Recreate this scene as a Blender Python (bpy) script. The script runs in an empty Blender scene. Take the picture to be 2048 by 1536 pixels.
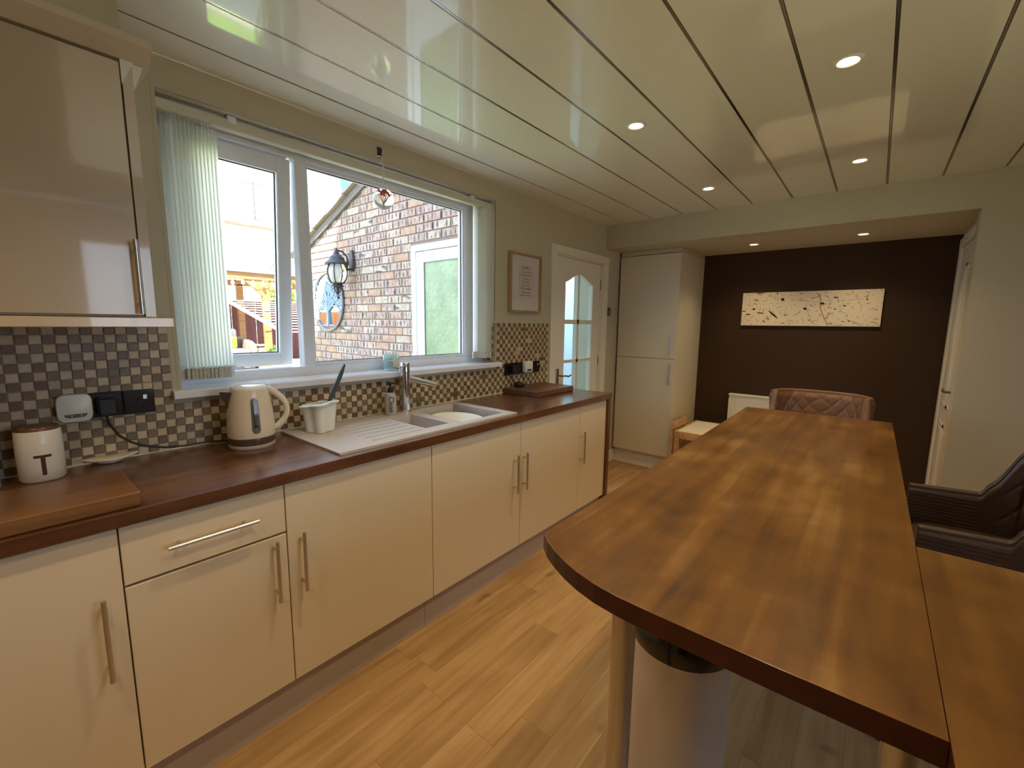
import bpy, bmesh, math, random
from mathutils import Vector, Matrix, Euler, noise
random.seed(7)
C = bpy.context.scene.collection
PI = math.pi

# ------------------------------------------------------------------ camera
sc = bpy.context.scene
cam_d = bpy.data.cameras.new('camera'); cam = bpy.data.objects.new('camera', cam_d); C.objects.link(cam)
yaw, pitch, roll = .6931, -.1371, .0121
F = Vector((math.cos(yaw)*math.cos(pitch), math.sin(yaw)*math.cos(pitch), math.sin(pitch)))
R0 = Vector((math.sin(yaw), -math.cos(yaw), 0)); U0 = R0.cross(F)
RR = R0*math.cos(roll)+U0*math.sin(roll); UU = -R0*math.sin(roll)+U0*math.cos(roll)
M = Matrix((RR, UU, -F)).transposed().to_4x4(); M.translation = Vector((-.1656, -2.0056, 1.3946))
cam.matrix_world = M
cam_d.sensor_width = 36; cam_d.lens = 870.23/2048*36; cam_d.clip_start = .02; cam_d.clip_end = 200
sc.camera = cam

# ------------------------------------------------------------------ world, sun, exposure
w = bpy.data.worlds.new('sky'); sc.world = w; w.use_nodes = True
nt = w.node_tree; nt.nodes.clear()
bg = nt.nodes.new('ShaderNodeBackground'); wo = nt.nodes.new('ShaderNodeOutputWorld')
tc = nt.nodes.new('ShaderNodeTexCoord'); sx = nt.nodes.new('ShaderNodeSeparateXYZ'); cr = nt.nodes.new('ShaderNodeValToRGB')
nt.links.new(tc.outputs['Generated'], sx.inputs[0]); nt.links.new(sx.outputs['Z'], cr.inputs[0])
cr.color_ramp.elements[0].position = 0; cr.color_ramp.elements[0].color = (.72, .85, 1, 1)
cr.color_ramp.elements[1].position = 1; cr.color_ramp.elements[1].color = (.36, .60, 1, 1)
nt.links.new(cr.outputs[0], bg.inputs[0]); bg.inputs[1].default_value = 5.6
nt.links.new(bg.outputs[0], wo.inputs[0])
sun_d = bpy.data.lights.new('sun', 'SUN'); sun = bpy.data.objects.new('sun', sun_d); C.objects.link(sun)
sun_d.energy = 46; sun_d.angle = .009; sun_d.color = (1, .95, .86)
sun.rotation_euler = Vector((.75, 1, -1.96)).to_track_quat('-Z', 'Y').to_euler()
sun.location = (-5, -6, 14)
vs = sc.view_settings
vs.view_transform = 'Standard'; vs.look = 'None'; vs.gamma = 1; vs.use_curve_mapping = False; vs.exposure = 0.0
WARM = (1, .75, .43)
LAMP_W = 27

# ------------------------------------------------------------------ materials
MATS = {}
def nodes(m):
    return m.node_tree.nodes, m.node_tree.links
def mat(name, col, rough=.5, metal=0, bump=0, bscale=40, var=0, vscale=3, coat=0, coat_r=.03, trans=0, sss=0, emit=None, es=0, spec=.5, alpha=1, rnd=0, ior=1.45, objrand=0):
    if name in MATS: return MATS[name]
    m = bpy.data.materials.new(name); m.use_nodes = True
    N, L = nodes(m); b = N['Principled BSDF']
    b.inputs['Base Color'].default_value = (*col, 1); b.inputs['Roughness'].default_value = rough
    b.inputs['Metallic'].default_value = metal; b.inputs['Coat Weight'].default_value = coat
    b.inputs['Coat Roughness'].default_value = coat_r; b.inputs['Transmission Weight'].default_value = trans
    b.inputs['Specular IOR Level'].default_value = spec; b.inputs['IOR'].default_value = ior
    if sss: b.inputs['Subsurface Weight'].default_value = sss
    if emit: b.inputs['Emission Color'].default_value = (*emit, 1); b.inputs['Emission Strength'].default_value = es
    t = N.new('ShaderNodeTexCoord')
    if var or objrand:
        n = N.new('ShaderNodeTexNoise'); n.inputs['Scale'].default_value = vscale; n.inputs['Detail'].default_value = 6
        L.new(t.outputs['Object'], n.inputs['Vector'])
        mr = N.new('ShaderNodeMapRange'); mr.inputs[1].default_value = .25; mr.inputs[2].default_value = .75
        mr.inputs[3].default_value = 1-var; mr.inputs[4].default_value = 1+var
        L.new(n.outputs['Fac'], mr.inputs[0])
        hs = N.new('ShaderNodeHueSaturation'); hs.inputs['Color'].default_value = (*col, 1)
        if objrand:
            oi = N.new('ShaderNodeObjectInfo'); m2 = N.new('ShaderNodeMapRange'); m2.inputs[3].default_value = 1-objrand; m2.inputs[4].default_value = 1+objrand
            L.new(oi.outputs['Random'], m2.inputs[0]); mm = N.new('ShaderNodeMath'); mm.operation = 'MULTIPLY'
            L.new(mr.outputs[0], mm.inputs[0]); L.new(m2.outputs[0], mm.inputs[1]); L.new(mm.outputs[0], hs.inputs['Value'])
        else: L.new(mr.outputs[0], hs.inputs['Value'])
        L.new(hs.outputs[0], b.inputs['Base Color'])
    if bump:
        n2 = N.new('ShaderNodeTexNoise'); n2.inputs['Scale'].default_value = bscale; n2.inputs['Detail'].default_value = 4
        L.new(t.outputs['Object'], n2.inputs['Vector'])
        bp = N.new('ShaderNodeBump'); bp.inputs['Strength'].default_value = bump; bp.inputs['Distance'].default_value = .01
        L.new(n2.outputs['Fac'], bp.inputs['Height']); L.new(bp.outputs[0], b.inputs['Normal'])
    MATS[name] = m; return m

def wood(name, cols, axis='X', scale=1.0, rough=.4, coat=0, stave=None, objrand=False, wear=0, bump=.08, knots=False, coat_r=.1):
    """grain along axis; cols = 3 colours dark..light; stave=(width,length) block pattern"""
    if name in MATS: return MATS[name]
    m = bpy.data.materials.new(name); m.use_nodes = True
    N, L = nodes(m); b = N['Principled BSDF']
    t = N.new('ShaderNodeTexCoord'); mp = N.new('ShaderNodeMapping')
    src = t.outputs['Object']
    if objrand:
        oi = N.new('ShaderNodeObjectInfo'); vm = N.new('ShaderNodeVectorMath'); vm.operation = 'ADD'
        cx = N.new('ShaderNodeCombineXYZ'); k = N.new('ShaderNodeMath'); k.operation = 'MULTIPLY'; k.inputs[1].default_value = 57
        L.new(oi.outputs['Random'], k.inputs[0])
        for i in range(3): L.new(k.outputs[0], cx.inputs[i])
        L.new(src, vm.inputs[0]); L.new(cx.outputs[0], vm.inputs[1]); src = vm.outputs[0]
    L.new(src, mp.inputs['Vector'])
    s = {'X': (1.6, 22, 22), 'Y': (22, 1.6, 22), 'Z': (22, 22, 1.6)}[axis]
    mp.inputs['Scale'].default_value = [q*scale for q in s]
    n = N.new('ShaderNodeTexNoise'); n.inputs['Scale'].default_value = 1; n.inputs['Detail'].default_value = 8; n.inputs['Distortion'].default_value = .7
    L.new(mp.outputs[0], n.inputs['Vector'])
    n2 = N.new('ShaderNodeTexNoise'); n2.inputs['Scale'].default_value = (2.6 if not wear else 4.2)*scale; n2.inputs['Detail'].default_value = 5 if not wear else 9; n2.inputs['Roughness'].default_value = .5 if not wear else .62
    L.new(src, n2.inputs['Vector'])
    mix = N.new('ShaderNodeMath'); mix.operation = 'MULTIPLY_ADD'; mix.inputs[1].default_value = .62 if not wear else .42
    m3 = N.new('ShaderNodeMath'); m3.operation = 'MULTIPLY'; m3.inputs[1].default_value = .40 if not wear else .62
    L.new(n2.outputs['Fac'], m3.inputs[0]); L.new(n.outputs['Fac'], mix.inputs[0]); L.new(m3.outputs[0], mix.inputs[2])
    fac = mix.outputs[0]
    if stave:
        br = N.new('ShaderNodeTexBrick'); mb = N.new('ShaderNodeMapping'); L.new(t.outputs['Object'], mb.inputs['Vector'])
        if axis == 'Y': mb.inputs['Rotation'].default_value = (0, 0, PI/2)
        if axis == 'Z': mb.inputs['Rotation'].default_value = (0, PI/2, 0)
        L.new(mb.outputs[0], br.inputs['Vector'])
        br.inputs['Scale'].default_value = 1; br.inputs['Brick Width'].default_value = stave[1]; br.inputs['Row Height'].default_value = stave[0]
        br.inputs['Mortar Size'].default_value = 0; br.offset = .37; br.offset_frequency = 2
        br.inputs['Color1'].default_value = (0, 0, 0, 1); br.inputs['Color2'].default_value = (1, 1, 1, 1)
        ad = N.new('ShaderNodeMath'); ad.operation = 'MULTIPLY_ADD'; ad.inputs[1].default_value = .11 if not wear else .06
        L.new(br.outputs['Color'], ad.inputs[0]); L.new(fac, ad.inputs[2]); fac = ad.outputs[0]
    if objrand:
        ad2 = N.new('ShaderNodeMath'); ad2.operation = 'MULTIPLY_ADD'; ad2.inputs[1].default_value = .11
        L.new(oi.outputs['Random'], ad2.inputs[0]); L.new(fac, ad2.inputs[2]); fac = ad2.outputs[0]
    r = N.new('ShaderNodeValToRGB'); L.new(fac, r.inputs[0])
    e = r.color_ramp.elements; off = .07 if (stave or objrand) else 0
    e[0].position = .33+off; e[0].color = (*cols[0], 1); e[1].position = .72+off; e[1].color = (*cols[2], 1)
    q = e.new(.52+off); q.color = (*cols[1], 1)
    colout = r.outputs[0]
    if knots:
        vo = N.new('ShaderNodeTexVoronoi'); vo.inputs['Scale'].default_value = 1; mk = N.new('ShaderNodeMapping')
        mk.inputs['Scale'].default_value = (2.6, 7, 1); L.new(src, mk.inputs['Vector'])
        nd = N.new('ShaderNodeTexNoise'); nd.inputs['Scale'].default_value = 9; L.new(src, nd.inputs['Vector'])
        va = N.new('ShaderNodeVectorMath'); va.operation = 'MULTIPLY_ADD'; va.inputs[1].default_value = (.5, .5, .5)
        L.new(nd.outputs['Color'], va.inputs[0]); L.new(mk.outputs[0], va.inputs[2]); L.new(va.outputs[0], vo.inputs['Vector'])
        kr = N.new('ShaderNodeValToRGB'); kr.color_ramp.elements[0].position = .02; kr.color_ramp.elements[0].color = (.38, .38, .38, 1)
        kr.color_ramp.elements[1].position = .16; kr.color_ramp.elements[1].color = (1, 1, 1, 1)
        L.new(vo.outputs['Distance'], kr.inputs[0])
        mx = N.new('ShaderNodeMix'); mx.data_type = 'RGBA'; mx.blend_type = 'MULTIPLY'; mx.inputs[0].default_value = .8
        L.new(colout, mx.inputs[6]); L.new(kr.outputs[0], mx.inputs[7]); colout = mx.outputs[2]
    L.new(colout, b.inputs['Base Color'])
    rm = N.new('ShaderNodeMapRange'); rm.inputs[3].default_value = rough-.1; rm.inputs[4].default_value = rough+.12
    L.new(n2.outputs['Fac'], rm.inputs[0]); L.new(rm.outputs[0], b.inputs['Roughness'])
    b.inputs['Coat Weight'].default_value = coat; b.inputs['Coat Roughness'].default_value = coat_r
    if wear: b.inputs['Specular IOR Level'].default_value = .3
    bp = N.new('ShaderNodeBump'); bp.inputs['Strength'].default_value = bump; bp.inputs['Distance'].default_value = .004
    L.new(n.outputs['Fac'], bp.inputs['Height']); L.new(bp.outputs[0], b.inputs['Normal'])
    MATS[name] = m; return m

def clear_glass(name='clear_glass', tint=(1, 1, 1), k=.06):
    if name in MATS: return MATS[name]
    m = bpy.data.materials.new(name); m.use_nodes = True; N, L = nodes(m); N.clear()
    o = N.new('ShaderNodeOutputMaterial'); mx = N.new('ShaderNodeMixShader'); tr = N.new('ShaderNodeBsdfTransparent'); g = N.new('ShaderNodeBsdfGlossy')
    fr = N.new('ShaderNodeFresnel'); fr.inputs[0].default_value = 1.45
    ml = N.new('ShaderNodeMath'); ml.operation = 'MULTIPLY'; ml.inputs[1].default_value = 1.0
    tr.inputs[0].default_value = (*tint, 1); g.inputs['Roughness'].default_value = .01
    ge = N.new('ShaderNodeNewGeometry'); iv = N.new('ShaderNodeMath'); iv.operation = 'SUBTRACT'; iv.inputs[0].default_value = 1.0
    L.new(ge.outputs['Backfacing'], iv.inputs[1]); L.new(iv.outputs[0], ml.inputs[1])
    L.new(fr.outputs[0], ml.inputs[0]); L.new(ml.outputs[0], mx.inputs[0]); L.new(tr.outputs[0], mx.inputs[1]); L.new(g.outputs[0], mx.inputs[2]); L.new(mx.outputs[0], o.inputs[0])
    MATS[name] = m; return m

# palette
M_wall = mat('cream_wall_paint', (.54, .485, .34), .75, bump=.05, bscale=250)
M_white = mat('white_paint', (.78, .76, .68), .55)
M_satin = mat('white_satin_door', (.80, .75, .62), .35)
M_dark = mat('dark_brown_wall_paint', (.046, .021, .007), .8, bump=.05, bscale=250)
M_ceil = mat('gloss_cream_ceiling_panel', (.88, .84, .69), .32, coat=1, coat_r=.05, objrand=.02)
M_chrome = mat('chrome', (.75, .75, .76), .12, 1)
M_strip = mat('chrome_joint_strip', (.35, .33, .30), .2, 1)
M_steel = mat('brushed_steel', (.62, .60, .57), .32, 1)
M_upvc = mat('white_upvc', (.82, .84, .87), .28)
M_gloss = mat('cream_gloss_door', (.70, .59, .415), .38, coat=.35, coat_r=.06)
M_glossu = mat('cream_high_gloss_door_shaded', (.47, .375, .25), .3, coat=1, coat_r=.05, bump=.03, bscale=9)  # same cream as the base doors, with the upper shade darkened into it
M_matte = mat('cream_satin_cabinet', (.68, .60, .44), .42)
M_carc = mat('cream_carcass', (.60, .52, .38), .6)
M_plinth = mat('grey_brown_plinth', (.46, .39, .33), .45)
M_gap = mat('dark_gap', (.03, .02, .012), .9)
M_work = wood('mahogany_worktop', ((.058, .018, .005), (.110, .038, .011), (.195, .080, .026)), 'X', 1, .30, coat=.7, stave=(.04, .42), coat_r=.16)
M_bar = wood('oiled_golden_brown_bar', ((.060, .022, .002), (.140, .058, .006), (.265, .140, .034)), 'X', .9, .40, coat=.25, stave=(.045, .5), wear=1, coat_r=.17, bump=.14)
M_barY = M_bar
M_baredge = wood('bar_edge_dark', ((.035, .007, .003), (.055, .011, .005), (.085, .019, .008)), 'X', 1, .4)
M_board = wood('orange_brown_board', ((.095, .036, .009), (.155, .066, .016), (.23, .11, .033)), 'X', 1.2, .35, coat=.3, coat_r=.2)
M_boardd = wood('walnut_board', ((.085, .038, .018), (.13, .062, .03), (.19, .10, .05)), 'X', 1.2, .4)
M_floor = wood('oak_laminate_plank', ((.30, .17, .065), (.42, .26, .11), (.52, .35, .165)), 'X', 1.1, .42, objrand=True, knots=True, bump=.03)
M_pine = wood('pine', ((.42, .22, .08), (.62, .38, .16), (.72, .48, .22)), 'X', 1.2, .5)
M_oakframe = wood('oak_frame', ((.32, .18, .08), (.42, .26, .12), (.5, .32, .17)), 'Z', 1.5, .5)
M_sink = mat('stone_composite_sink', (.50, .45, .40), .42, var=.08, vscale=400, bump=.05, bscale=500)
M_black = mat('gloss_black_plate', (.012, .012, .016), .15, coat=.5)
M_blackm = mat('black_plastic', (.015, .015, .016), .45)
M_cream = mat('cream_kettle_plastic', (.72, .64, .50), .3, coat=.3)
M_ceram = mat('white_ceramic', (.78, .74, .66), .3, coat=.3)
M_plastic = mat('white_plastic', (.78, .78, .70), .35)
M_creamdish = mat('cream_dish', (.78, .76, .62), .35)
M_vane = mat('cream_blind_fabric', (.92, .92, .87), .7, sss=0)
N, L = nodes(M_vane); b = N['Principled BSDF']; tl = N.new('ShaderNodeBsdfTranslucent'); tl.inputs[0].default_value = (.98, .98, .92, 1)
mxs = N.new('ShaderNodeMixShader'); mxs.inputs[0].default_value = .75; L.new(b.outputs[0], mxs.inputs[1]); L.new(tl.outputs[0], mxs.inputs[2]); L.new(mxs.outputs[0], N['Material Output'].inputs[0])
M_glass = clear_glass()
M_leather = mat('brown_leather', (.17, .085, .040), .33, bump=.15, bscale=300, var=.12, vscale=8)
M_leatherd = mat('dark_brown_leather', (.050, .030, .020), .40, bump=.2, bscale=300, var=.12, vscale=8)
M_lead = mat('blue_grey_lead', (.05, .13, .23), .6)
M_tiler = mat('roof_tile_brown', (.33, .24, .18), .8, var=.2, vscale=6)
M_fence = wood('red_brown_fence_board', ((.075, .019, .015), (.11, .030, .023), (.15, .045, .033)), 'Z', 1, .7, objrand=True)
M_fenceo = wood('orange_fence_board', ((.42, .15, .045), (.55, .22, .07), (.65, .30, .10)), 'Z', 1, .7, objrand=True)
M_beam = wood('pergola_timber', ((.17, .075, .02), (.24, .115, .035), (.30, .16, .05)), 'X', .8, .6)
M_whitew = mat('white_painted_timber', (.85, .85, .83), .5)
M_grass = mat('lawn', (.16, .30, .045), .9, var=.3, vscale=5, bump=.6, bscale=60)
M_slab = mat('pale_paving', (.55, .50, .44), .8, var=.1, vscale=5, objrand=.12)
M_leaf = mat('green_leaf', (.07, .17, .03), .5, objrand=.3, var=.01)
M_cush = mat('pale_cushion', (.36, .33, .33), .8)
M_yellow = mat('yellow_cushion', (.50, .31, .03), .8)
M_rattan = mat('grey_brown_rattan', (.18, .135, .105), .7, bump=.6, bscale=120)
M_render = mat('pale_render', (.80, .78, .72), .8)
M_lampglass = mat('lamp_bulb_glow', (1, .9, .7), .4, emit=(1, .84, .58), es=14)
M_lamporange = mat('amber_lamp_glow', (1, .7, .4), .4, emit=(1, .66, .28), es=11)
M_iron = mat('black_cast_iron', (.035, .03, .032), .45, bump=.1)
M_canvas = mat('canvas_white', (.86, .76, .56), .7)

# ------------------------------------------------------------------ mesh helpers
ORG = {}
class G:
    def __init__(s): s.bm = bmesh.new()
    def box(s, x0, x1, y0, y1, z0, z1, bev=0, mi=0, seg=1):
        r = bmesh.ops.create_cube(s.bm, size=1); vs = r['verts']
        for v in vs: v.co = Vector(((x0+x1)/2+v.co.x*(x1-x0), (y0+y1)/2+v.co.y*(y1-y0), (z0+z1)/2+v.co.z*(z1-z0)))
        fs = set(f for v in vs for f in v.link_faces)
        if mi:
            for f in fs: f.material_index = mi
        if bev:
            es = list(set(e for f in fs for e in f.edges))
            bmesh.ops.bevel(s.bm, geom=es, offset=bev, segments=seg, profile=.5, affect='EDGES')
        return s
    def cyl(s, p, q, r, r2=None, n=20, caps=True):
        p, q = Vector(p), Vector(q); d = q-p; r2 = r if r2 is None else r2
        rr = bmesh.ops.create_cone(s.bm, cap_ends=caps, cap_tris=False, segments=n, radius1=r, radius2=r2, depth=d.length)
        mt = Matrix.Translation((p+q)/2) @ d.to_track_quat('Z', 'Y').to_matrix().to_4x4()
        bmesh.ops.transform(s.bm, matrix=mt, verts=rr['verts'])
        return s
    def tube(s, pts, r, n=8, caps=True):
        pts = [Vector(p) for p in pts]; rings = []; rad = r if callable(r) else (lambda t: r)
        up = Vector((0, 0, 1))
        prev = None
        for i, p in enumerate(pts):
            d = (pts[min(i+1, len(pts)-1)]-pts[max(i-1, 0)]).normalized()
            if prev is None:
                a = d.cross(up)
                if a.length < .1: a = d.cross(Vector((1, 0, 0)))
            else: a = prev - d*prev.dot(d)
            a.normalize(); prev = a; b2 = d.cross(a); R_ = rad(i/(len(pts)-1))
            rings.append([s.bm.verts.new(p+(a*math.cos(2*PI*k/n)+b2*math.sin(2*PI*k/n))*R_) for k in range(n)])
        for A, B in zip(rings, rings[1:]):
            for k in range(n): s.bm.faces.new((A[k], A[(k+1) % n], B[(k+1) % n], B[k]))
        if caps: s.bm.faces.new(rings[0][::-1]); s.bm.faces.new(rings[-1])
        return s
    def lathe(s, prof, c=(0, 0, 0), n=32, sq=1.0, rot=0):
        rings = []
        for r, z in prof:
            rings.append([s.bm.verts.new((c[0]+r*math.cos(2*PI*k/n+rot), c[1]+r*sq*math.sin(2*PI*k/n+rot), c[2]+z)) for k in range(n)])
        for A, B in zip(rings, rings[1:]):
            for k in range(n): s.bm.faces.new((A[k], A[(k+1) % n], B[(k+1) % n], B[k]))
        if prof[0][0] > 1e-5: s.bm.faces.new(rings[0][::-1])
        if prof[-1][0] > 1e-5: s.bm.faces.new(rings[-1])
        bmesh.ops.remove_doubles(s.bm, verts=[v for v in s.bm.verts], dist=1e-6)
        return s
    def prism(s, poly, z0, z1, axis='Z', bev=0):
        def P(a, b_, c_): return {'Z': (a, b_, c_), 'Y': (a, c_, b_), 'X': (c_, a, b_)}[axis]
        lo = [s.bm.verts.new(P(a, b_, z0)) for a, b_ in poly]; hi = [s.bm.verts.new(P(a, b_, z1)) for a, b_ in poly]
        n = len(poly); fs = [s.bm.faces.new(lo[::-1]), s.bm.faces.new(hi)]
        for k in range(n): fs.append(s.bm.faces.new((lo[k], lo[(k+1) % n], hi[(k+1) % n], hi[k])))
        bmesh.ops.recalc_face_normals(s.bm, faces=fs)
        if bev:
            bmesh.ops.bevel(s.bm, geom=list(fs[0].edges)+list(fs[1].edges), offset=bev, segments=2, profile=.5, affect='EDGES')
        return s
    def quad(s, *ps):
        s.bm.faces.new([s.bm.verts.new(p) for p in ps]); return s
    def sph(s, c, r, sub=2, sc_=(1, 1, 1)):
        rr = bmesh.ops.create_icosphere(s.bm, subdivisions=sub, radius=r)
        for v in rr['verts']: v.co = Vector((c[0]+v.co.x*sc_[0], c[1]+v.co.y*sc_[1], c[2]+v.co.z*sc_[2]))
        return s
    def xf(s, m_): bmesh.ops.transform(s.bm, matrix=m_, verts=s.bm.verts); return s

def mesh_of(g, name, m, smooth=False, org=None):
    if org is not None: bmesh.ops.translate(g.bm, vec=-Vector(org), verts=g.bm.verts)
    bmesh.ops.recalc_face_normals(g.bm, faces=g.bm.faces)
    me = bpy.data.meshes.new(name); g.bm.to_mesh(me); g.bm.free()
    for q in (m if isinstance(m, (list, tuple)) else [m]): me.materials.append(q)
    if smooth:
        for p in me.polygons: p.use_smooth = True
        if smooth == 'auto': me.set_sharp_from_angle(angle=math.radians(40))
    return me
def link(name, data, parent=None, loc=(0, 0, 0)):
    o = bpy.data.objects.new(name, data); C.objects.link(o); o.location = loc
    if parent: o.parent = parent; ORG[o.name] = ORG.get(parent.name, Vector())
    return o
def part(name, g, m, parent, smooth=False):
    """mesh given in world coordinates, child of an unrotated thing"""
    org = ORG.get(parent.name, Vector((0, 0, 0)))
    o = link(name, mesh_of(g, name, m, smooth, org), parent); ORG[o.name] = org
    return o
def tag(o, label=None, cat=None, group=None, kind=None):
    if label: o['label'] = label
    if cat: o['category'] = cat
    if group: o['group'] = group
    if kind: o['kind'] = kind
    return o
def thing(name, label, cat, loc=(0, 0, 0), group=None, rz=0):
    o = link(name, None, None, loc); ORG[o.name] = Vector(loc); o.empty_display_size = .05; o.rotation_euler = (0, 0, rz)
    return tag(o, label, cat, group)
def single(name, g, m, label, cat, smooth=False, group=None, base=(0, 0, 0)):
    o = link(name, mesh_of(g, name, m, smooth, base), None, base); ORG[o.name] = Vector(base)
    return tag(o, label, cat, group)
def struct(name, g, m, smooth=False):
    o = link(name, mesh_of(g, name, m, smooth)); ORG[o.name] = Vector((0, 0, 0)); o['kind'] = 'structure'; return o
def copy_tree(o, parent=None):
    c = o.copy(); C.objects.link(c); c.parent = parent
    ORG[c.name] = ORG.get(o.name, Vector())
    for ch in list(o.children): copy_tree(ch, c)
    return c
def text_mesh(s, size, extrude, m, rot=(PI/2, 0, 0), bold=0, align='CENTER'):
    cu = bpy.data.curves.new('text', 'FONT'); cu.body = s; cu.size = size; cu.extrude = extrude; cu.offset = bold
    cu.align_x = align; cu.align_y = 'CENTER'; cu.resolution_u = 3
    to = bpy.data.objects.new('text', cu); me = bpy.data.meshes.new_from_object(to)
    bpy.data.objects.remove(to); me.transform(Euler(rot).to_matrix().to_4x4()); me.materials.clear(); me.materials.append(m); return me

# ================================================================== STRUCTURE
XL, XB, XF, YR, ZC, ZA = -1.6, 3.60, 4.54, -3.6, 2.305, 2.093
WL, WR, WB, WT = .285, 2.06, 1.11, 2.198
DL, DR, DT = 2.775, 3.54, 1.955
T = .30
# window wall (left in the photo)
g = G()
g.box(XL, WL, 0, T, 0, ZC).box(WL, WR, 0, T, 0, WB-.02).box(WL, WR, 0, T, WT, ZC).box(WR, DL, 0, T, 0, ZC)
g.box(DL, DR, 0, T, DT, ZC).box(DR, XF, 0, T, 0, ZC)
wall_left = struct('wall_left', g, M_wall)
g = G().box(XF, XF+.15, YR-.1, T, 0, ZC); wall_far = struct('wall_far', g, M_dark)
g = G().box(XB, XB+.16, 0, -2.405, ZA, ZC+.08).box(XB, XB+.14, YR, -2.405, 0, ZC+.08)
struct('wall_beam', g, M_wall)
g = G().box(XB+.14, 3.72, -2.55, -2.43, 0, ZA).box(3.72, 4.50, -2.55, -2.43, 1.99, ZA).box(4.50, XF, -2.55, -2.43, 0, ZA)
struct('wall_alcove_right', g, M_wall)
g = G().box(XB+.16, XF, -2.43, 0, ZA, ZA+.1); struct('ceiling_alcove', g, mat('alcove_ceiling_paint', (.58, .50, .38), .8))
# rear wall with the window that gives the cool light from behind
RW = 1.7
g = G().box(XL, .33, YR-.12, YR, 0, ZC).box(.33, RW, YR-.12, YR, 0, 1.0).box(.33, RW, YR-.12, YR, 2.07, ZC).box(RW, XF, YR-.12, YR, 0, ZC)
struct('wall_right', g, M_wall)
g = G().box(XL-.12, XL, YR-.1, T, 0, ZC); struct('wall_near', g, M_wall)
g = G()
for a, b_ in ((.33, .39), (RW-.06, RW), (.93, 1.0)): g.box(a, b_, YR-.079, YR-.021, 1.06, 2.01)
g.box(.33, RW, YR-.08, YR-.02, 1.0, 1.06).box(.33, RW, YR-.08, YR-.02, 2.01, 2.07)
wr = struct('window_2', g, M_upvc)
part('pane', G().box(.39, RW-.06, YR-.055, YR-.045, 1.06, 2.01), M_glass, wr)

# floor and planks
floor = struct('floor', G().box(XL, XF, YR, 0, -.06, -.006), mat('floor_underlay', (.08, .05, .03), .9))
PW, LENS = .1285, (1.05, .86, .70)
pm = []
for ln in LENS:
    g = G().box(0, ln-.0005, 0, PW-.0005, -.006, 0, bev=.0003); pm.append((ln, mesh_of(g, 'plank', M_floor)))
y = -.0; row = 0
while y > YR:
    y -= PW; row += 1
    x = XL-random.random()*.6 if row > 1 else XL-.2
    while x < XF:
        ln, me = random.choice(pm)
        vis = (-.95 < y < -.3 and x < 5) or (y <= -.95) 
        if x+ln > XL and not (x > 3.9 and y > -.5) and y > YR-.02: link('plank', me, floor, (x, y, 0))
        x += ln
    
# ceiling panels with chrome joint strips
ceiling = struct('ceiling', G().box(XL, XB, YR, 0, ZC+.004, ZC+.08), M_gap)
ys = [0, -.175]+[-.175-.2555*k for k in range(1, 14)]
for k in range(len(ys)-1):
    a, b_ = ys[k], max(ys[k+1], YR)
    if a <= YR: break
    part('panel', G().box(XL, XB, b_+.0055, a-.0055 if k else a, ZC, ZC+.006, bev=.0012), M_ceil, ceiling)
    if b_ > YR: part('joint_strip', G().box(XL, XB, b_-.0038, b_+.0038, ZC+.0015, ZC+.004), M_strip, ceiling)

# downlights
def downlight(x, y, z, glow, label, grp, power, col, tilt=0):
    t = thing('downlight', label, 'ceiling light', (x, y, z), grp)
    part('rim', G().lathe([(.030, 0), (.030, -.004), (.036, -.007), (.043, -.005), (.045, 0)], (x, y, z), 32), M_white, t, True)
    part('bulb', G().lathe([(0, -.004), (.018, -.0045), (.029, -.003), (.0295, -.0005), (0, -.0005)], (x, y, z), 24), glow, t, True)
    ld = bpy.data.lights.new('lamp_light', 'SPOT'); ld.energy = power; ld.color = col; ld.spot_size = math.radians(124); ld.spot_blend = .95; ld.shadow_soft_size = .03
    lo = bpy.data.objects.new('lamp_light', ld); C.objects.link(lo); lo.parent = t; lo.location = (0, 0, -.02)
    return t
dl = [(1.82, -1.84, 'white'), (1.834, -1.065, 'white'), (2.983, -1.843, 'amber'), (3.0, -1.053, 'white'), (.66, -1.07, 'white'), (.66, -1.84, 'white'), (-.5, -1.07, 'white'), (-.5, -1.84, 'white')]
labs = ['lit round white downlight in the ceiling nearest the camera and highest in the photo', 'lit round downlight in the middle of the glossy ceiling',
        'amber glowing downlight in the ceiling nearest the beam', 'small lit downlight nearest the window side of the beam',
        'downlight behind the camera over the sink run', 'downlight over the near end of the bar', 'downlight over the left end of the worktop', 'downlight over the camera position']
for (x, y, k), lb in zip(dl, labs):
    warm_ = (1, .68, .36) if x < 0 else WARM
    downlight(x, y, ZC-.0005, M_lamporange if k == 'amber' else M_lampglass, lb, None, LAMP_W, (1, .58, .25) if k == 'amber' else warm_)
downlight(4.09, -1.128, ZA-.0005, M_lampglass, 'lit downlight in the alcove ceiling above the left end of the canvas', None, LAMP_W*.55, WARM)
downlight(4.09, -1.857, ZA-.0005, M_lampglass, 'lit downlight in the alcove ceiling above the right end of the canvas', None, LAMP_W*.55, WARM)

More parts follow.
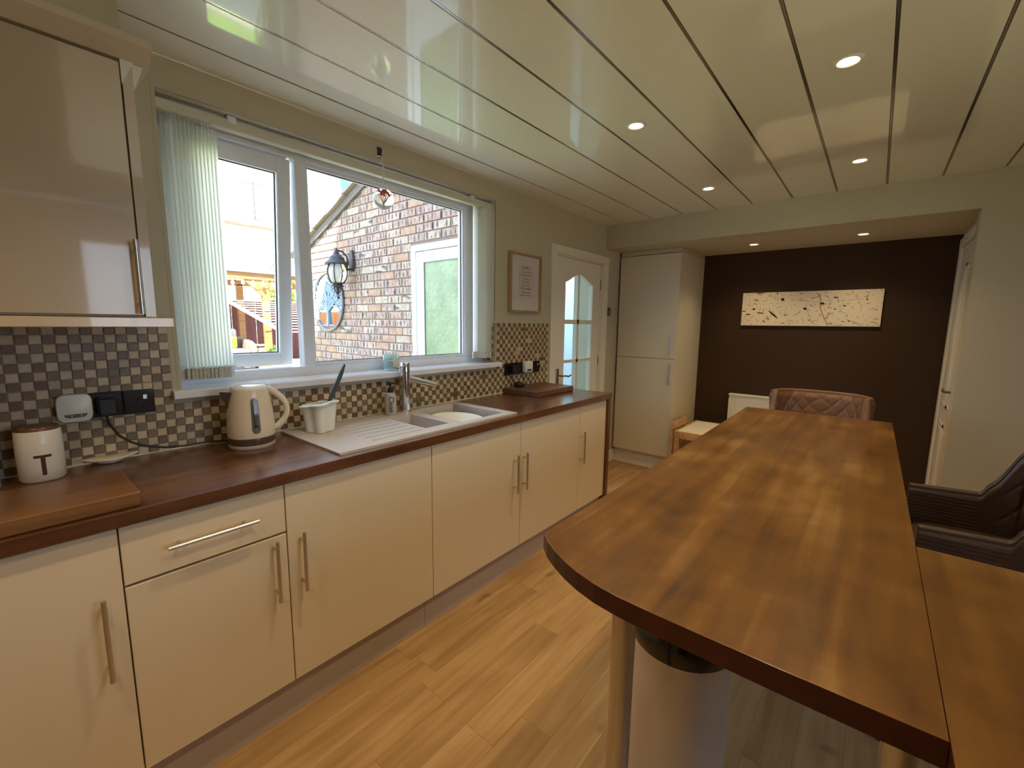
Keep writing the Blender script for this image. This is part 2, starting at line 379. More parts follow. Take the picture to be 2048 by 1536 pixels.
# window 1 : frame, sashes, glass, sill
FY0, FY1 = .115, .175
g = G()
g.box(WL, WR, FY0, FY1, 2.128, WT, bev=.004).box(WL, WR, FY0, FY1, 1.128, 1.178, bev=.004)
g.box(WL, WL+.05, FY0+.001, FY1-.001, 1.178, 2.128).box(1.885, WR, FY0+.001, FY1-.001, 1.178, 2.128).box(.811, .862, FY0-.001, FY1-.002, 1.172, 2.134, bev=.003)
win = struct('window_1', g, M_upvc)
part('glazing_bead', G().box(.862, .872, FY0+.008, FY1-.01, 1.178, 2.128).box(1.875, 1.885, FY0+.008, FY1-.01, 1.178, 2.128).box(.872, 1.875, FY0+.008, FY1-.01, 1.178, 1.194).box(.872, 1.875, FY0+.008, FY1-.01, 2.113, 2.128), M_upvc, win)
part('gasket', G().box(.872, .875, FY0+.02, FY0+.03, 1.194, 2.113).box(1.872, 1.875, FY0+.02, FY0+.03, 1.194, 2.113).box(.872, 1.875, FY0+.02, FY0+.03, 1.194, 1.197).box(.872, 1.875, FY0+.02, FY0+.03, 2.110, 2.113), M_blackm, win)
part('pane', G().box(.875, 1.872, FY0+.023, FY0+.027, 1.197, 2.110), M_glass, win)
# top-hung sash, pushed open at the bottom
sash_org = Vector((WL+.05, FY1-.01, 2.128))
SA = math.radians(5.2)
def sashpart(name, g, m, par=win):
    g.xf(Matrix.Translation(sash_org) @ Matrix.Rotation(SA, 4, 'X') @ Matrix.Translation(-sash_org))
    return part(name, g, m, par)
sx0, sx1, sz0, sz1 = .345, .797, 1.182, 2.124
g = G().box(sx0, sx0+.06, FY0+.01, FY1, sz0, sz1, bev=.004).box(sx1-.06, sx1, FY0+.01, FY1, sz0, sz1, bev=.004)
g.box(sx0+.059, sx1-.059, FY0+.0108, FY1-.001, sz0+.0005, sz0+.06).box(sx0+.059, sx1-.059, FY0+.0108, FY1-.001, sz1-.065, sz1-.0005)
sashpart('sash', g, M_upvc)
g = G().box(sx0+.06, sx0+.064, FY0+.03, FY0+.036, sz0+.06, sz1-.065).box(sx1-.064, sx1-.06, FY0+.03, FY0+.036, sz0+.06, sz1-.065)
g.box(sx0+.06, sx1-.06, FY0+.03, FY0+.036, sz0+.06, sz0+.064).box(sx0+.06, sx1-.06, FY0+.03, FY0+.036, sz1-.069, sz1-.065)
sashpart('gasket', g, M_blackm)
sashpart('sash_pane', G().box(sx0+.064, sx1-.064, FY0+.03, FY0+.034, sz0+.064, sz1-.069), M_glass)
g = G().cyl((.51, FY0-.004, 1.195), (.47, FY0-.012, 1.27), .006, n=10).box(.475, .545, FY0-.006, FY0, 1.183, 1.197, bev=.004).cyl((.50, FY0-.012, 1.187), (.50, FY0, 1.187), .007, n=10).cyl((.525, FY0-.012, 1.192), (.525, FY0, 1.192), .006, n=10)
part('window_stay', g, M_upvc, win, 'auto')
g = G().prism([(-.045, 1.105), (-.045, 1.128), (-.038, 1.134), (.115, 1.134), (.115, 1.108)], .255, 2.088, axis='X')
part('window_sill', g, mat('white_gloss_sill', (.80, .80, .82), .18, coat=.4), win)
# white reveal lining
g = G().box(WL, WL+.004, 0, .115, 1.134, WT).box(WR-.004, WR, 0, .115, 1.40, WT).box(WL, WR, 0, .115, WT-.004, WT)
part('reveal', g, M_white, win)
g = G().box(WL-.008, WL+.004, -.0018, .004, 1.134, WT-.004).box(WR-.004, WR+.008, -.0018, .004, 1.41, WT-.004).box(WL-.008, WR+.008, -.002, .004, WT-.004, WT+.008)
part('corner_bead', g, M_wall, win)

# window-wall door (door_1)
g = G().box(DL-.075, DL, -.017, -.0005, 0, DT).box(DR, DR+.09, -.017, -.0005, 0, DT).box(DL-.075, DR+.09, -.018, -.0005, DT, DT+.065, bev=.003)
door1 = struct('door_1', g, M_satin)
part('jamb', G().box(DL, DL+.012, 0, .12, 0, DT).box(DR-.012, DR, 0, .12, 0, DT).box(DL, DR, 0, .12, DT-.01, DT), M_satin, door1)
LX0, LX1 = DL+.014, DR-.014
px0, px1 = 2.945, 3.395; pmid = 3.165
rows = [(.46, .745), (.775, 1.068), (1.095, 1.40), (1.437, None)]
def arch(x): u = (x-px0)/(px1-px0); return 1.745+.075*math.sin(PI*max(0, min(1, u)))**1.4
zl, zh = 0.006, DT-.014
g = G()
for a, b_ in ((LX0, px0), (px1, LX1)): g.box(a, b_, .012, .052, zl, zh)
g.box(px0, px1, .012, .052, zl, rows[0][0])
for k in range(3): g.box(px0, px1, .018, .046, rows[k][1], rows[k+1][0])
g.box(pmid-.014, pmid+.014, .018, .046, rows[0][0], arch(pmid))
n = 16; poly = [(px0+(px1-px0)*k/n, arch(px0+(px1-px0)*k/n)) for k in range(n+1)]
for k in range(n):
    a, b_ = poly[k], poly[k+1]
    g.prism([(a[0], a[1]), (b_[0], b_[1]), (b_[0], zh), (a[0], zh)], .012, .052, axis='Y')
part('door_leaf', g, M_satin, door1)
for r0, r1 in rows:
    for a, b_ in ((px0, pmid-.014), (pmid+.014, px1)):
        if r1: gg = G().box(a, b_, .030, .034, r0, r1)
        else:
            k = 8; pts = [(a, r0)]+[(b_, r0)]+[(b_-(b_-a)*j/k, arch(b_-(b_-a)*j/k)) for j in range(k+1)]
            gg = G().prism(pts, .030, .034, axis='Y')
        part('pane', gg, M_glass, door1)
h = part('door_handle', G().box(2.832, 2.868, .004, .012, .90, 1.03, bev=.003).cyl((2.85, .008, .972), (2.85, -.05, .972), .008, n=12).tube([(2.85, -.048, .972), (2.89, -.05, .972), (2.93, -.05, .962), (2.965, -.05, .972)], .007), mat('pewter', (.30, .27, .22), .4, 1), door1, 'auto')
for z in (1.72, 1.02, .25): part('hinge', G().box(3.527, 3.542, .002, .012, z, z+.085), mat('brass_hinge', (.35, .24, .10), .4, 1), door1)
g = G().box(DR+.10, XF, -.018, -.001, 0, .12, bev=.004); struct('baseboard_left', g, M_white)

# room behind the glazed door: pale walls, an unseen lamp added to brighten it
g = G().box(2.45, 2.47, T, 3.15, 0, 2.5).box(4.4, 4.42, T, 3.2, 0, 2.5).box(2.45, 4.42, 3.1, 3.15, 0, 2.5)
struct('wall_utility', g, mat('cool_white_wall', (.68, .78, .84), .7))
struct('ceiling_utility', G().box(2.47, 4.4, T, 3.1, 2.38, 2.42), M_white)
struct('floor_utility', G().box(2.36, 4.42, T, 3.15, -.06, 0).box(DL, DR, 0, T, -.06, 0), M_slab)
t = thing('added_fill_lamp', 'flat round lamp added to light the small room behind the glazed door', 'ceiling light', (3.6, 1.4, 2.38))
part('shade', G().lathe([(0, -.06), (.12, -.05), (.14, 0), (0, 0)], (3.6, 1.4, 2.38)), mat('added_lamp_glow', (1, 1, 1), .5, emit=(.85, .93, 1), es=6), t, True)
ld = bpy.data.lights.new('lamp_light', 'POINT'); ld.energy = 75; ld.color = (.55, .78, 1); ld.shadow_soft_size = .15
lo = bpy.data.objects.new('lamp_light', ld); C.objects.link(lo); lo.parent = t; lo.location = (0, 0, -.2)

# alcove side door (door_2)
AY = -2.43
g = G().box(3.66, 3.73, AY, AY+.015, 0, 1.985).box(4.44, 4.52, AY, AY+.015, 0, 1.985).box(3.66, 4.52, AY, AY+.016, 1.985, 2.05, bev=.003)
door2 = struct('door_2', g, M_satin)
g = G().box(3.73, 4.44, AY-.04, AY-.002, .006, 1.985)
part('door_leaf', g, M_satin, door2)
for (a, b_) in ((3.80, 4.05), (4.12, 4.37)):
    for c_, d_ in ((.16, .72), (.84, 1.84)):
        g = G().box(a, b_, AY-.002, AY+.004, c_, c_+.02).box(a, b_, AY-.002, AY+.004, d_-.02, d_).box(a, a+.02, AY-.002, AY+.004, c_, d_).box(b_-.02, b_, AY-.002, AY+.004, c_, d_).box(a+.04, b_-.04, AY-.002, AY+.006, c_+.04, d_-.04, bev=.004)
        part('door_panel', g, M_satin, door2)
part('door_handle', G().box(3.765, 3.80, AY-.002, AY+.006, .90, 1.05, bev=.002).cyl((3.782, AY, .99), (3.782, AY+.05, .99), .008, n=12).tube([(3.782, AY+.05, .99), (3.83, AY+.055, .99), (3.88, AY+.05, 1.0)], .007), MATS['pewter'], door2, 'auto')
g = G().box(4.522, XF, AY, AY+.016, 0, .11); struct('baseboard_right', g, M_white)

# ================================================================== MOSAIC SPLASHBACK
tp = .0288
darks = [(.185, .112, .050), (.165, .110, .050), (.21, .137, .065), (.19, .143, .072), (.165, .088, .044)]
lights = [(.57, .47, .30), (.50, .41, .26), (.62, .51, .335), (.55, .42, .285)]
TM = [mat('brown_mosaic_%d' % i, c, .35, var=.18, vscale=60, bump=.1, bscale=200) for i, c in enumerate(darks)]+[mat('beige_mosaic_%d' % i, c, .4, var=.12, vscale=60, bump=.08, bscale=200) for i, c in enumerate(lights)]
M_grout = mat('beige_grout', (.48, .41, .30), .8)
spl = thing('mosaic_splashback', 'brown and beige checkered stone mosaic splashback behind the worktop', 'splashback', (XL, 0, .91))
g = G().box(XL, .262, -.004, 0, .911, 1.41).box(.262, WR, -.004, 0, .911, 1.106).box(WR, 2.698, -.004, 0, .911, 1.402).box(WR-.006, WR-.004, 0, .07, 1.135, 1.402)
part('grout', g, M_grout, spl)
tme = [mesh_of(G().box(-.0132, .0132, -.0045, 0, -.0132, .0132, bev=.0010), 'tile', m) for m in TM]
rest = G(); cnt = 0
cand = []
for j in range(17):
    z = .911+tp*(j+.5)
    if z > 1.40: break
    i0 = int((XL)/tp)
    for i in range(i0, 200):
        x = tp*(i+.5)
        if x > 2.69: break
        if x > .262-.01 and x < WR+.012+.01 and z > 1.095: continue
        if x < .27 and z > 1.40: continue
        if x < XL+.02: continue
        d = (i+j) % 2
        k = random.randrange(5) if d == 0 else 5+random.randrange(4)
        if random.random() < .04: k = random.randrange(9)
        cand.append((Vector((x, 0, z)), k))
def vis_size(p):
    q = Vector(p)-Vector((-.1656, -2.0056, 1.3946)); dep = q.dot(F); rx = q.dot(RR)/dep; ry = q.dot(UU)/dep
    if abs(rx) > 1.19 or abs(ry) > .9 or dep < 0: return 0
    if .33 < p[0] < .50 and p[2] < 1.16: return 0
    return 1/q.length
cand.sort(key=lambda c: -vis_size(c[0]))
org = ORG[spl.name]
for n_, (p, k) in enumerate(cand):
    if n_ < 300: link('tile', tme[k], spl, p+Vector((0, -.004, 0))-org)
    else: rest.box(p.x-.0132, p.x+.0132, -.0085, -.004, p.z-.0132, p.z+.0132, mi=k)
for j in range(9):   # tiles that wrap into the reveal
    for i in range(2):
        z = 1.402-tp*(j+.5); y = .008+tp*(i+.5); rest.box(WR-.0105, WR-.006, y-.0132, y+.0132, z-.0132, z+.0132, mi=(random.randrange(5) if (i+j) % 2 else 5+random.randrange(4)))
o = part('tiles', rest, TM, spl); o['kind'] = 'stuff'

# ================================================================== BASE UNITS + WORKTOP
YD, YW = -.561, -.580
def bar_handle(g, p, q, out):
    p, q, out = Vector(p), Vector(q), Vector(out); d = (q-p)
    g.cyl(p+out, q+out, .006, n=14)
    for f_ in (.14, .86): g.cyl(p+d*f_-out*.02, p+d*f_+out, .0045, n=10)
    return g
def base_unit(name, label, x0, x1, fronts):
    t = thing(name, label, 'kitchen cabinet', (x0, 0, .15))
    part('carcass', G().box(x0+.001, x0+.018, -.54, -.015, .15, .868).box(x1-.018, x1-.001, -.54, -.015, .15, .868).box(x0+.018, x1-.018, -.54, -.015, .15, .168).box(x0+.018, x1-.018, -.025, -.015, .168, .868), M_carc, t)
    for nm, a, b_, z0, z1, hp in fronts:
        d = part(nm, G().box(a+.0018, b_-.0018, YD, -.541, z0+.0018, z1-.0018, bev=.0015), M_gloss, t)
        part('handle', bar_handle(G(), hp[0], hp[1], (0, -.033, 0)), M_steel, d, 'auto')
    return t
base_unit('base_cabinet', 'leftmost cream base cabinet with one tall door, under the chopping board', -.60, .0, [('door', -.60, .0, .15, .866, ((-.045, YD, .475), (-.045, YD, .70)))])
base_unit('drawer_cabinet', 'cream base cabinet with a drawer above a door, left of the kettle end', .0, .41,
          [('drawer', .0, .41, .702, .866, ((.092, YD, .782), (.318, YD, .782))), ('door', .0, .41, .15, .698, ((.366, YD, .483), (.366, YD, .693)))])
base_unit('base_cabinet', 'wide cream base cabinet under the drainer, handle on its left edge', .41, 1.03, [('door', .41, 1.03, .15, .866, ((.452, YD, .483), (.452, YD, .693)))])
base_unit('sink_cabinet', 'double-door cream cabinet under the sink bowls with two handles side by side', 1.03, 2.275,
          [('door', 1.03, 1.655, .15, .866, ((1.597, YD, .485), (1.597, YD, .695))), ('door', 1.655, 2.275, .15, .866, ((1.676, YD, .485), (1.676, YD, .695)))])
base_unit('base_cabinet', 'narrow cream base cabinet beside the brown end panel', 2.275, 2.640, [('door', 2.275, 2.640, .15, .866, ((2.294, YD, .482), (2.294, YD, .695)))])
base_unit('base_cabinet', 'cream base cabinet outside the left edge of the photo', -1.2, -.60, [('door', -1.2, -.6, .15, .866, ((-.65, YD, .475), (-.65, YD, .70)))])
single('end_panel', G().box(2.643, 2.681, YW+.004, -.01, 0, .868, bev=.002), wood('mahogany_panel', ((.085, .026, .010), (.14, .05, .02), (.22, .085, .035)), 'Z', 1, .35, coat=.2), 'dark brown wooden end panel closing the run of base cabinets', 'end panel', base=(2.66, -.3, 0))
g = G().box(-1.2, 1.0, -.530, -.515, 0, .148).box(1.002, 2.643, -.530, -.515, 0, .148)
single('plinth', g, M_plinth, 'long grey-brown kickboard under the base cabinets', 'kickboard')
# worktop with sink cut-out
SX0, SX1, SY0, SY1 = .618, 1.642, -.543, -.052
ix0, ix1, iy0, iy1 = SX0+.02, SX1-.02, SY0+.02, SY1-.02
g = G()
def ring(g, ox0, ox1, oy0, oy1, hx0, hx1, hy0, hy1, z0, z1, extra=None):
    """slab with one rectangular hole, clean edges"""
    xs = [ox0, hx0, hx1, ox1]; yy = [oy0, hy0, hy1, oy1]; V = {}
    for zi, z in enumerate((z0, z1)):
        for i, x in enumerate(xs):
            for j, y_ in enumerate(yy): V[(i, j, zi)] = g.bm.verts.new((x, y_, z))
    for i in range(3):
        for j in range(3):
            if i == 1 and j == 1: continue
            g.bm.faces.new((V[(i, j, 1)], V[(i+1, j, 1)], V[(i+1, j+1, 1)], V[(i, j+1, 1)]))
            g.bm.faces.new((V[(i, j, 0)], V[(i, j+1, 0)], V[(i+1, j+1, 0)], V[(i+1, j, 0)]))
    for i in range(3):
        for j in (0, 3): g.bm.faces.new((V[(i, j, 0)], V[(i+1, j, 0)], V[(i+1, j, 1)], V[(i, j, 1)]))
        for j in (0, 3): g.bm.faces.new((V[(j, i, 0)], V[(j, i+1, 0)], V[(j, i+1, 1)], V[(j, i, 1)]))
    for (a, b_) in (((1, 1), (2, 1)), ((2, 1), (2, 2)), ((2, 2), (1, 2)), ((1, 2), (1, 1))):
        g.bm.faces.new((V[(*a, 0)], V[(*b_, 0)], V[(*b_, 1)], V[(*a, 1)]))
ring(g, -1.2, 2.683, YW, -.001, ix0, ix1, iy0, iy1, .870, .91)
wtop = single('worktop', g, M_work, 'long dark mahogany stained wooden worktop under the window', 'worktop', base=(0, -.3, .87))
mod = wtop.modifiers.new('bevel', 'BEVEL'); mod.width = .003; mod.segments = 2; mod.limit_method = 'ANGLE'
# thin sealant line at the wall
single('sealant_bead', G().box(-1.2, 2.683, -.010, -.009, .9105, .9150), M_white, 'thin white sealant line where the mosaic meets the worktop', 'sealant')

# sink
sink = thing('sink', 'grey-beige composite one and a half bowl sink with drainer', 'sink', (1.13, -.3, .91))
zt = .918
bowls = [(1.078, 1.222, -.462, -.165, .80), (1.285, 1.585, -.490, -.095, .745)]
g = G()
xs = [SX0, 1.03, bowls[0][0], bowls[0][1], bowls[1][0], bowls[1][1], SX1]
yy = sorted({SY0, SY1, bowls[0][2], bowls[0][3], bowls[1][2], bowls[1][3]})
def inb(x, y_): return any(b_[0] < x < b_[1] and b_[2] < y_ < b_[3] for b_ in bowls)
for i in range(len(xs)-1):
    for j in range(len(yy)-1):
        if inb((xs[i]+xs[i+1])/2, (yy[j]+yy[j+1])/2): continue
        g.quad((xs[i], yy[j], zt), (xs[i+1], yy[j], zt), (xs[i+1], yy[j+1], zt), (xs[i], yy[j+1], zt))
g.quad((SX0, SY0, .9102), (SX1, SY0, .9102), (SX1, SY0, zt), (SX0, SY0, zt)); g.quad((SX0, SY1, .9102), (SX1, SY1, .9102), (SX1, SY1, zt), (SX0, SY1, zt))
g.quad((SX0, SY0, .9102), (SX0, SY1, .9102), (SX0, SY1, zt), (SX0, SY0, zt)); g.quad((SX1, SY0, .9102), (SX1, SY1, .9102), (SX1, SY1, zt), (SX1, SY0, zt))
part('drainer', g, M_sink, sink)
for a, b_, c_, d_, zb in bowls:
    q = .012; g = G()
    top = [(a, c_, zt), (b_, c_, zt), (b_, d_, zt), (a, d_, zt)]; bot = [(a+q, c_+q, zb), (b_-q, c_+q, zb), (b_-q, d_-q, zb), (a+q, d_-q, zb)]
    for k in range(4): g.quad(top[k], top[(k+1) % 4], bot[(k+1) % 4], bot[k])
    g.quad(*bot)
    part('bowl', g, M_sink, sink)
    part('waste', G().lathe([(0, 0), (.03, 0), (.035, .002), (.036, .0005)], ((a+b_)/2, (c_+d_)/2, zb+.0008), 24), M_steel, sink, True)
g = G()
for k in range(6):   # drainer ribs
    y_ = -.47+k*.055; g.box(.80, 1.05, y_-.004, y_+.004, zt, zt+.0022, bev=.001)
part('drainer_ribs', g, M_sink, sink)
part('raised_rim', G().box(SX1-.03, SX1-.024, SY0+.03, SY1-.02, zt, zt+.003, bev=.001).box(SX1-.016, SX1-.011, SY0+.02, SY1-.02, zt, zt+.003, bev=.001).box(SX0, SX1, SY0, SY0+.006, zt, zt+.002, bev=.0008), M_sink, sink)
wd_ = thing('washing_up_dish', 'cream oval dish sitting in the larger sink bowl', 'dish', (1.425, -.30, .7475))
part('dish', G().lathe([(0, .0), (.055, .0), (.10, .01), (.118, .045), (.122, .046), (.125, .04), (.104, .004), (.06, -.004), (0, -.004)], (1.425, -.30, .749+.095), 40, sq=1.35), M_creamdish, wd_, True)
part('foot', G().lathe([(.06, 0), (.07, .0), (.055, .09), (.05, .09)], (1.425, -.30, .7475), 24, sq=1.3), M_creamdish, wd_, True)

# tap
tap = thing('kitchen_tap', 'chrome single-lever mixer tap with a straight spout behind the sink', 'tap', (1.250, -.085, zt))
tx, ty = 1.250, -.085
part('body', G().lathe([(.0, 0), (.029, 0), (.029, .006), (.0245, .010), (.0245, .205), (.0235, .206), (.0235, .209), (.0245, .210), (.0245, .262), (.022, .266), (0, .266)], (tx, ty, zt), 36), M_chrome, tap, 'auto')
part('spout', G().cyl((tx+.01, ty-.01, 1.098), (1.385, -.178, 1.058), .0155, n=28), M_chrome, tap, 'auto')
part('aerator', G().cyl((1.385, -.178, 1.058), (1.3856, -.1785, 1.0578), .0125, n=20), M_blackm, tap)
part('lever', G().tube([(tx, ty, 1.171), (tx-.04, ty-.03, 1.168), (tx-.088, ty-.055, 1.160)], .0045, 10), M_chrome, tap, 'auto')

# soap bottle
sp = thing('soap_dispenser', 'clear soap bottle with a black pump and dark lettering beside the tap', 'soap bottle', (1.147, -.095, zt))
M_sleeve = mat('milky_bottle_plastic', (.46, .43, .37), .25, coat=.4)
part('bottle', G().lathe([(0, 0), (.027, 0), (.030, .006), (.030, .098), (.026, .112), (.012, .119), (0, .119)], (1.147, -.095, zt), 32), M_sleeve, sp, 'auto')
part('collar', G().lathe([(0, .117), (.0145, .117), (.0145, .141), (.012, .143), (0, .143)], (1.147, -.095, zt), 24), M_blackm, sp, 'auto')
part('pump', G().cyl((1.147, -.095, zt+.14), (1.147, -.095, zt+.165), .004, n=12).tube([(1.132, -.098, zt+.168), (1.15, -.094, zt+.169), (1.175, -.088, zt+.160)], .005, 8).cyl((1.147, -.095, zt+.155), (1.147, -.095, zt+.171), .0085, n=14), M_blackm, sp, 'auto')
tm = text_mesh('Clean', .036, .0006, M_black, rot=(0, 0, 0))
tm.transform(Matrix.Rotation(-PI/2, 4, 'Z'))
rot = Matrix.Rotation(math.radians(-28), 4, 'Z') @ Matrix.Rotation(PI/2, 4, 'X')
tm.transform(rot)
link('lettering', tm, sp, (math.sin(math.radians(-28))*.031, -math.cos(math.radians(-28))*.031, .058))

# cutlery drainer + brush
cd = thing('cutlery_drainer', 'white plastic lobed cutlery drainer standing on the sink drainer', 'cutlery drainer', (.735, -.165, zt+.002))
def lob(t, r0): return r0*(1+.16*math.cos(4*t))
g = G(); n = 64; prof = [(.049, 0), (.052, .02), (.060, .105), (.0605, .118)]
rings = []
for r_, z_ in prof: rings.append([g.bm.verts.new((.735+lob(2*PI*k/n+.4, r_)*math.cos(2*PI*k/n), -.165+lob(2*PI*k/n+.4, r_)*math.sin(2*PI*k/n), zt+.002+z_)) for k in range(n)])
inner = [[g.bm.verts.new((.735+lob(2*PI*k/n+.4, r_-.003)*math.cos(2*PI*k/n), -.165+lob(2*PI*k/n+.4, r_-.003)*math.sin(2*PI*k/n), zt+.002+z_)) for k in range(n)] for r_, z_ in ((.0605, .118), (.052, .02))]
rr = rings+inner
for A, B in zip(rr, rr[1:]):
    for k in range(n): g.bm.faces.new((A[k], A[(k+1) % n], B[(k+1) % n], B[k]))
g.bm.faces.new(rings[0]); g.bm.faces.new(inner[-1])
part('cup', g, M_plastic, cd, 'auto')
g = G(); rp = []
for r_, z_ in ((.0605, .114), (.070, .112), (.0715, .120), (.062, .124), (.057, .118)):
    rp.append([g.bm.verts.new((.735+lob(2*PI*k/n+.4, r_)*math.cos(2*PI*k/n), -.165+lob(2*PI*k/n+.4, r_)*math.sin(2*PI*k/n), zt+.002+z_-.010*math.sin(2*PI*k/n-.6))) for k in range(n)])
for A, B in zip(rp, rp[1:]+rp[:1]):
    for k in range(n): g.bm.faces.new((A[k], A[(k+1) % n], B[(k+1) % n], B[k]))
part('rim', g, M_plastic, cd, True)
g = G().box(.732, .738, -.21, -.12, zt+.01, zt+.112); part('divider', g, M_plastic, cd)
single('dish_brush', G().tube([(.758, -.150, .985), (.792, -.160, 1.060), (.818, -.165, 1.115), (.842, -.170, 1.170), (.857, -.172, 1.205)], lambda t: .0045+.006*math.sin(PI*min(1, max(0, t)))**.7, 10), mat('slate_grey_plastic', (.055, .075, .08), .4), 'slate grey dish brush handle leaning up out of the cutlery drainer', 'dish brush', True, base=(.758, -.15, .985))

# kettle
kx, ky = .462, -.165
kt = thing('kettle', 'cream electric kettle with a grey water gauge and loop handle', 'kettle', (kx, ky, .91))
part('power_base', G().lathe([(0, 0), (.076, 0), (.080, .006), (.080, .012), (.072, .016), (0, .016)], (kx, ky, .9105), 48), mat('pale_clear_base', (.45, .40, .34), .25), kt, 'auto')
part('base_ring', G().lathe([(0, .017), (.076, .017), (.080, .022), (.0795, .043), (0, .043)], (kx, ky, .9105), 48), mat('smoky_brown_base', (.10, .06, .045), .2, coat=.4), kt, 'auto')
part('body', G().lathe([(0, .0435), (.0800, .0435), (.0815, .055), (.081, .09), (.077, .14), (.071, .185), (.0655, .218), (.0635, .226)], (kx, ky, .9105), 56), M_cream, kt, 'auto')
part('lid', G().lathe([(.0635, .226), (.061, .233), (.054, .237), (.052, .2365), (.049, .239), (0, .241)], (kx, ky, .9105), 48), mat('white_gloss_lid', (.78, .78, .76), .15, coat=.5), kt, 'auto')
hd = Vector((.93, -.36, 0)).normalized()
hp = []
for k in range(15):
    t_ = k/14; a = PI*.5-PI*t_
    hp.append(Vector((kx, ky, 0))+hd*(.060+.062*math.sin(PI*t_)**.75+(.014 if k == 14 else 0)*0+.010*t_)+Vector((0, 0, .9105+.222-.165*t_)))
part('handle', G().tube(hp, lambda t: .0135-.003*math.sin(PI*t), 14), M_cream, kt, True)
sd = Vector((-.98, .18, 0)).normalized(); sn = Vector((-sd.y, sd.x, 0))
g = G(); cbase = Vector((kx, ky, 0))
pts = [(cbase+sd*.058+sn*.028, 1.128), (cbase+sd*.058-sn*.028, 1.128), (cbase+sd*.098+sn*.006, 1.131), (cbase+sd*.098-sn*.006, 1.131), (cbase+sd*.0715+sn*.01, 1.055), (cbase+sd*.0715-sn*.01, 1.055)]
V = [g.bm.verts.new((p.x, p.y, z)) for p, z in pts]
for f_ in ((0, 1, 3, 2), (0, 2, 4), (1, 5, 3), (2, 3, 5, 4)): g.bm.faces.new([V[i] for i in f_])
part('spout', g, MATS['smoky_brown_base'], kt)
gd = Vector((.07, -1, 0)).normalized()
KP = [(.0435, .0800), (.055, .0815), (.09, .081), (.14, .077), (.185, .071), (.218, .0655)]
def kprof(h):
    for (a, ra), (b_, rb) in zip(KP, KP[1:]):
        if h <= b_: return ra+(rb-ra)*(h-a)/(b_-a)
    return KP[-1][1]
def on_body(ang, z, off=0):
    r_ = kprof(z-.9105)+off; return Vector((kx+r_*math.sin(ang), ky-r_*math.cos(ang), z))
g = G()
cols = []
for i in range(7):
    an = math.radians(-12+i*20/6); u_ = (i-3)/3; hz = .056+.012*math.sqrt(max(0, 1-u_*u_))
    cols.append([g.bm.verts.new(on_body(an-.1, 1.040+s_*hz, .0015)) for s_ in (-1, -.8, -.6, -.4, -.2, 0, .2, .4, .6, .8, 1)])
for A, B in zip(cols, cols[1:]):
    for k in range(10): g.bm.faces.new((A[k], A[k+1], B[k+1], B[k]))
part('water_gauge', g, mat('grey_gauge', (.12, .115, .09), .25, coat=.3), kt, True)
g = G(); cols = []
for i in range(5):
    an = math.radians(-7+i*10/4); cols.append([g.bm.verts.new(on_body(an-.1, 1.040+s_*.045, .003)) for s_ in (-1, -.75, -.5, -.25, 0, .25, .5, .75, 1)])
for A, B in zip(cols, cols[1:]):
    for k in range(8): g.bm.faces.new((A[k], A[k+1], B[k+1], B[k]))
part('gauge_window', g, mat('dark_gauge_window', (.035, .035, .03), .15, coat=.5), kt, True)
part('cord', G().tube([(.066, -.040, 1.080), (.071, -.034, 1.045), (.092, -.03, .999), (.122, -.03, .968), (.159, -.03, .946), (.215, -.03, .929), (.28, -.03, .922), (.35, -.03, .922), (.42, -.045, .918), (.50, -.06, .917), (.545, -.08, .918), (.558, -.11, .92), (.546, -.14, .918), (.535, -.15, .917)], .0038, 8), M_blackm, kt, True)

# canisters
def canister(x, y_, label, letter):
    t = thing('canister', label, 'canister', (x, y_, .91), 'white ceramic canisters at the left end of the worktop')
    part('jar', G().lathe([(0, .0), (.047, 0), (.051, .005), (.0515, .10), (.0505, .15), (.0485, .153), (.046, .150), (.046, .05), (0, .05)], (x, y_, .9105), 44), M_ceram, t, 'auto')
    part('lid', G().lathe([(0, .148), (.0475, .148), (.0475, .160), (.045, .163), (0, .163)], (x, y_, .9105), 40), M_board, t, 'auto')
    if letter:
        g = G()
        def wrapq(u0, u1, z0, z1, nn):
            for k in range(nn):
                ua, ub = u0+(u1-u0)*k/nn, u0+(u1-u0)*(k+1)/nn; P = []
                for u_, z_ in ((ua, z0), (ub, z0), (ub, z1), (ua, z1)):
                    a = u_/.052+math.radians(2); P.append((.0521*math.sin(a), -.0521*math.cos(a), z_))
                g.quad(*P)
        wrapq(-.019, .019, .023, .031, 8); wrapq(-.0048, .0048, -.030, .023, 3)
        bmesh.ops.remove_doubles(g.bm, verts=g.bm.verts, dist=1e-5)
        tm = mesh_of(g, 'letter', mat('dark_brown_print', (.07, .022, .012), .6))
        link('letter', tm, t, (0, 0, .052))
canister(-.096, -.090, 'white ceramic canister printed with a letter T, wooden lid', 'T')
canister(-.232, -.112, 'white ceramic canister cut off by the left edge of the photo', None)
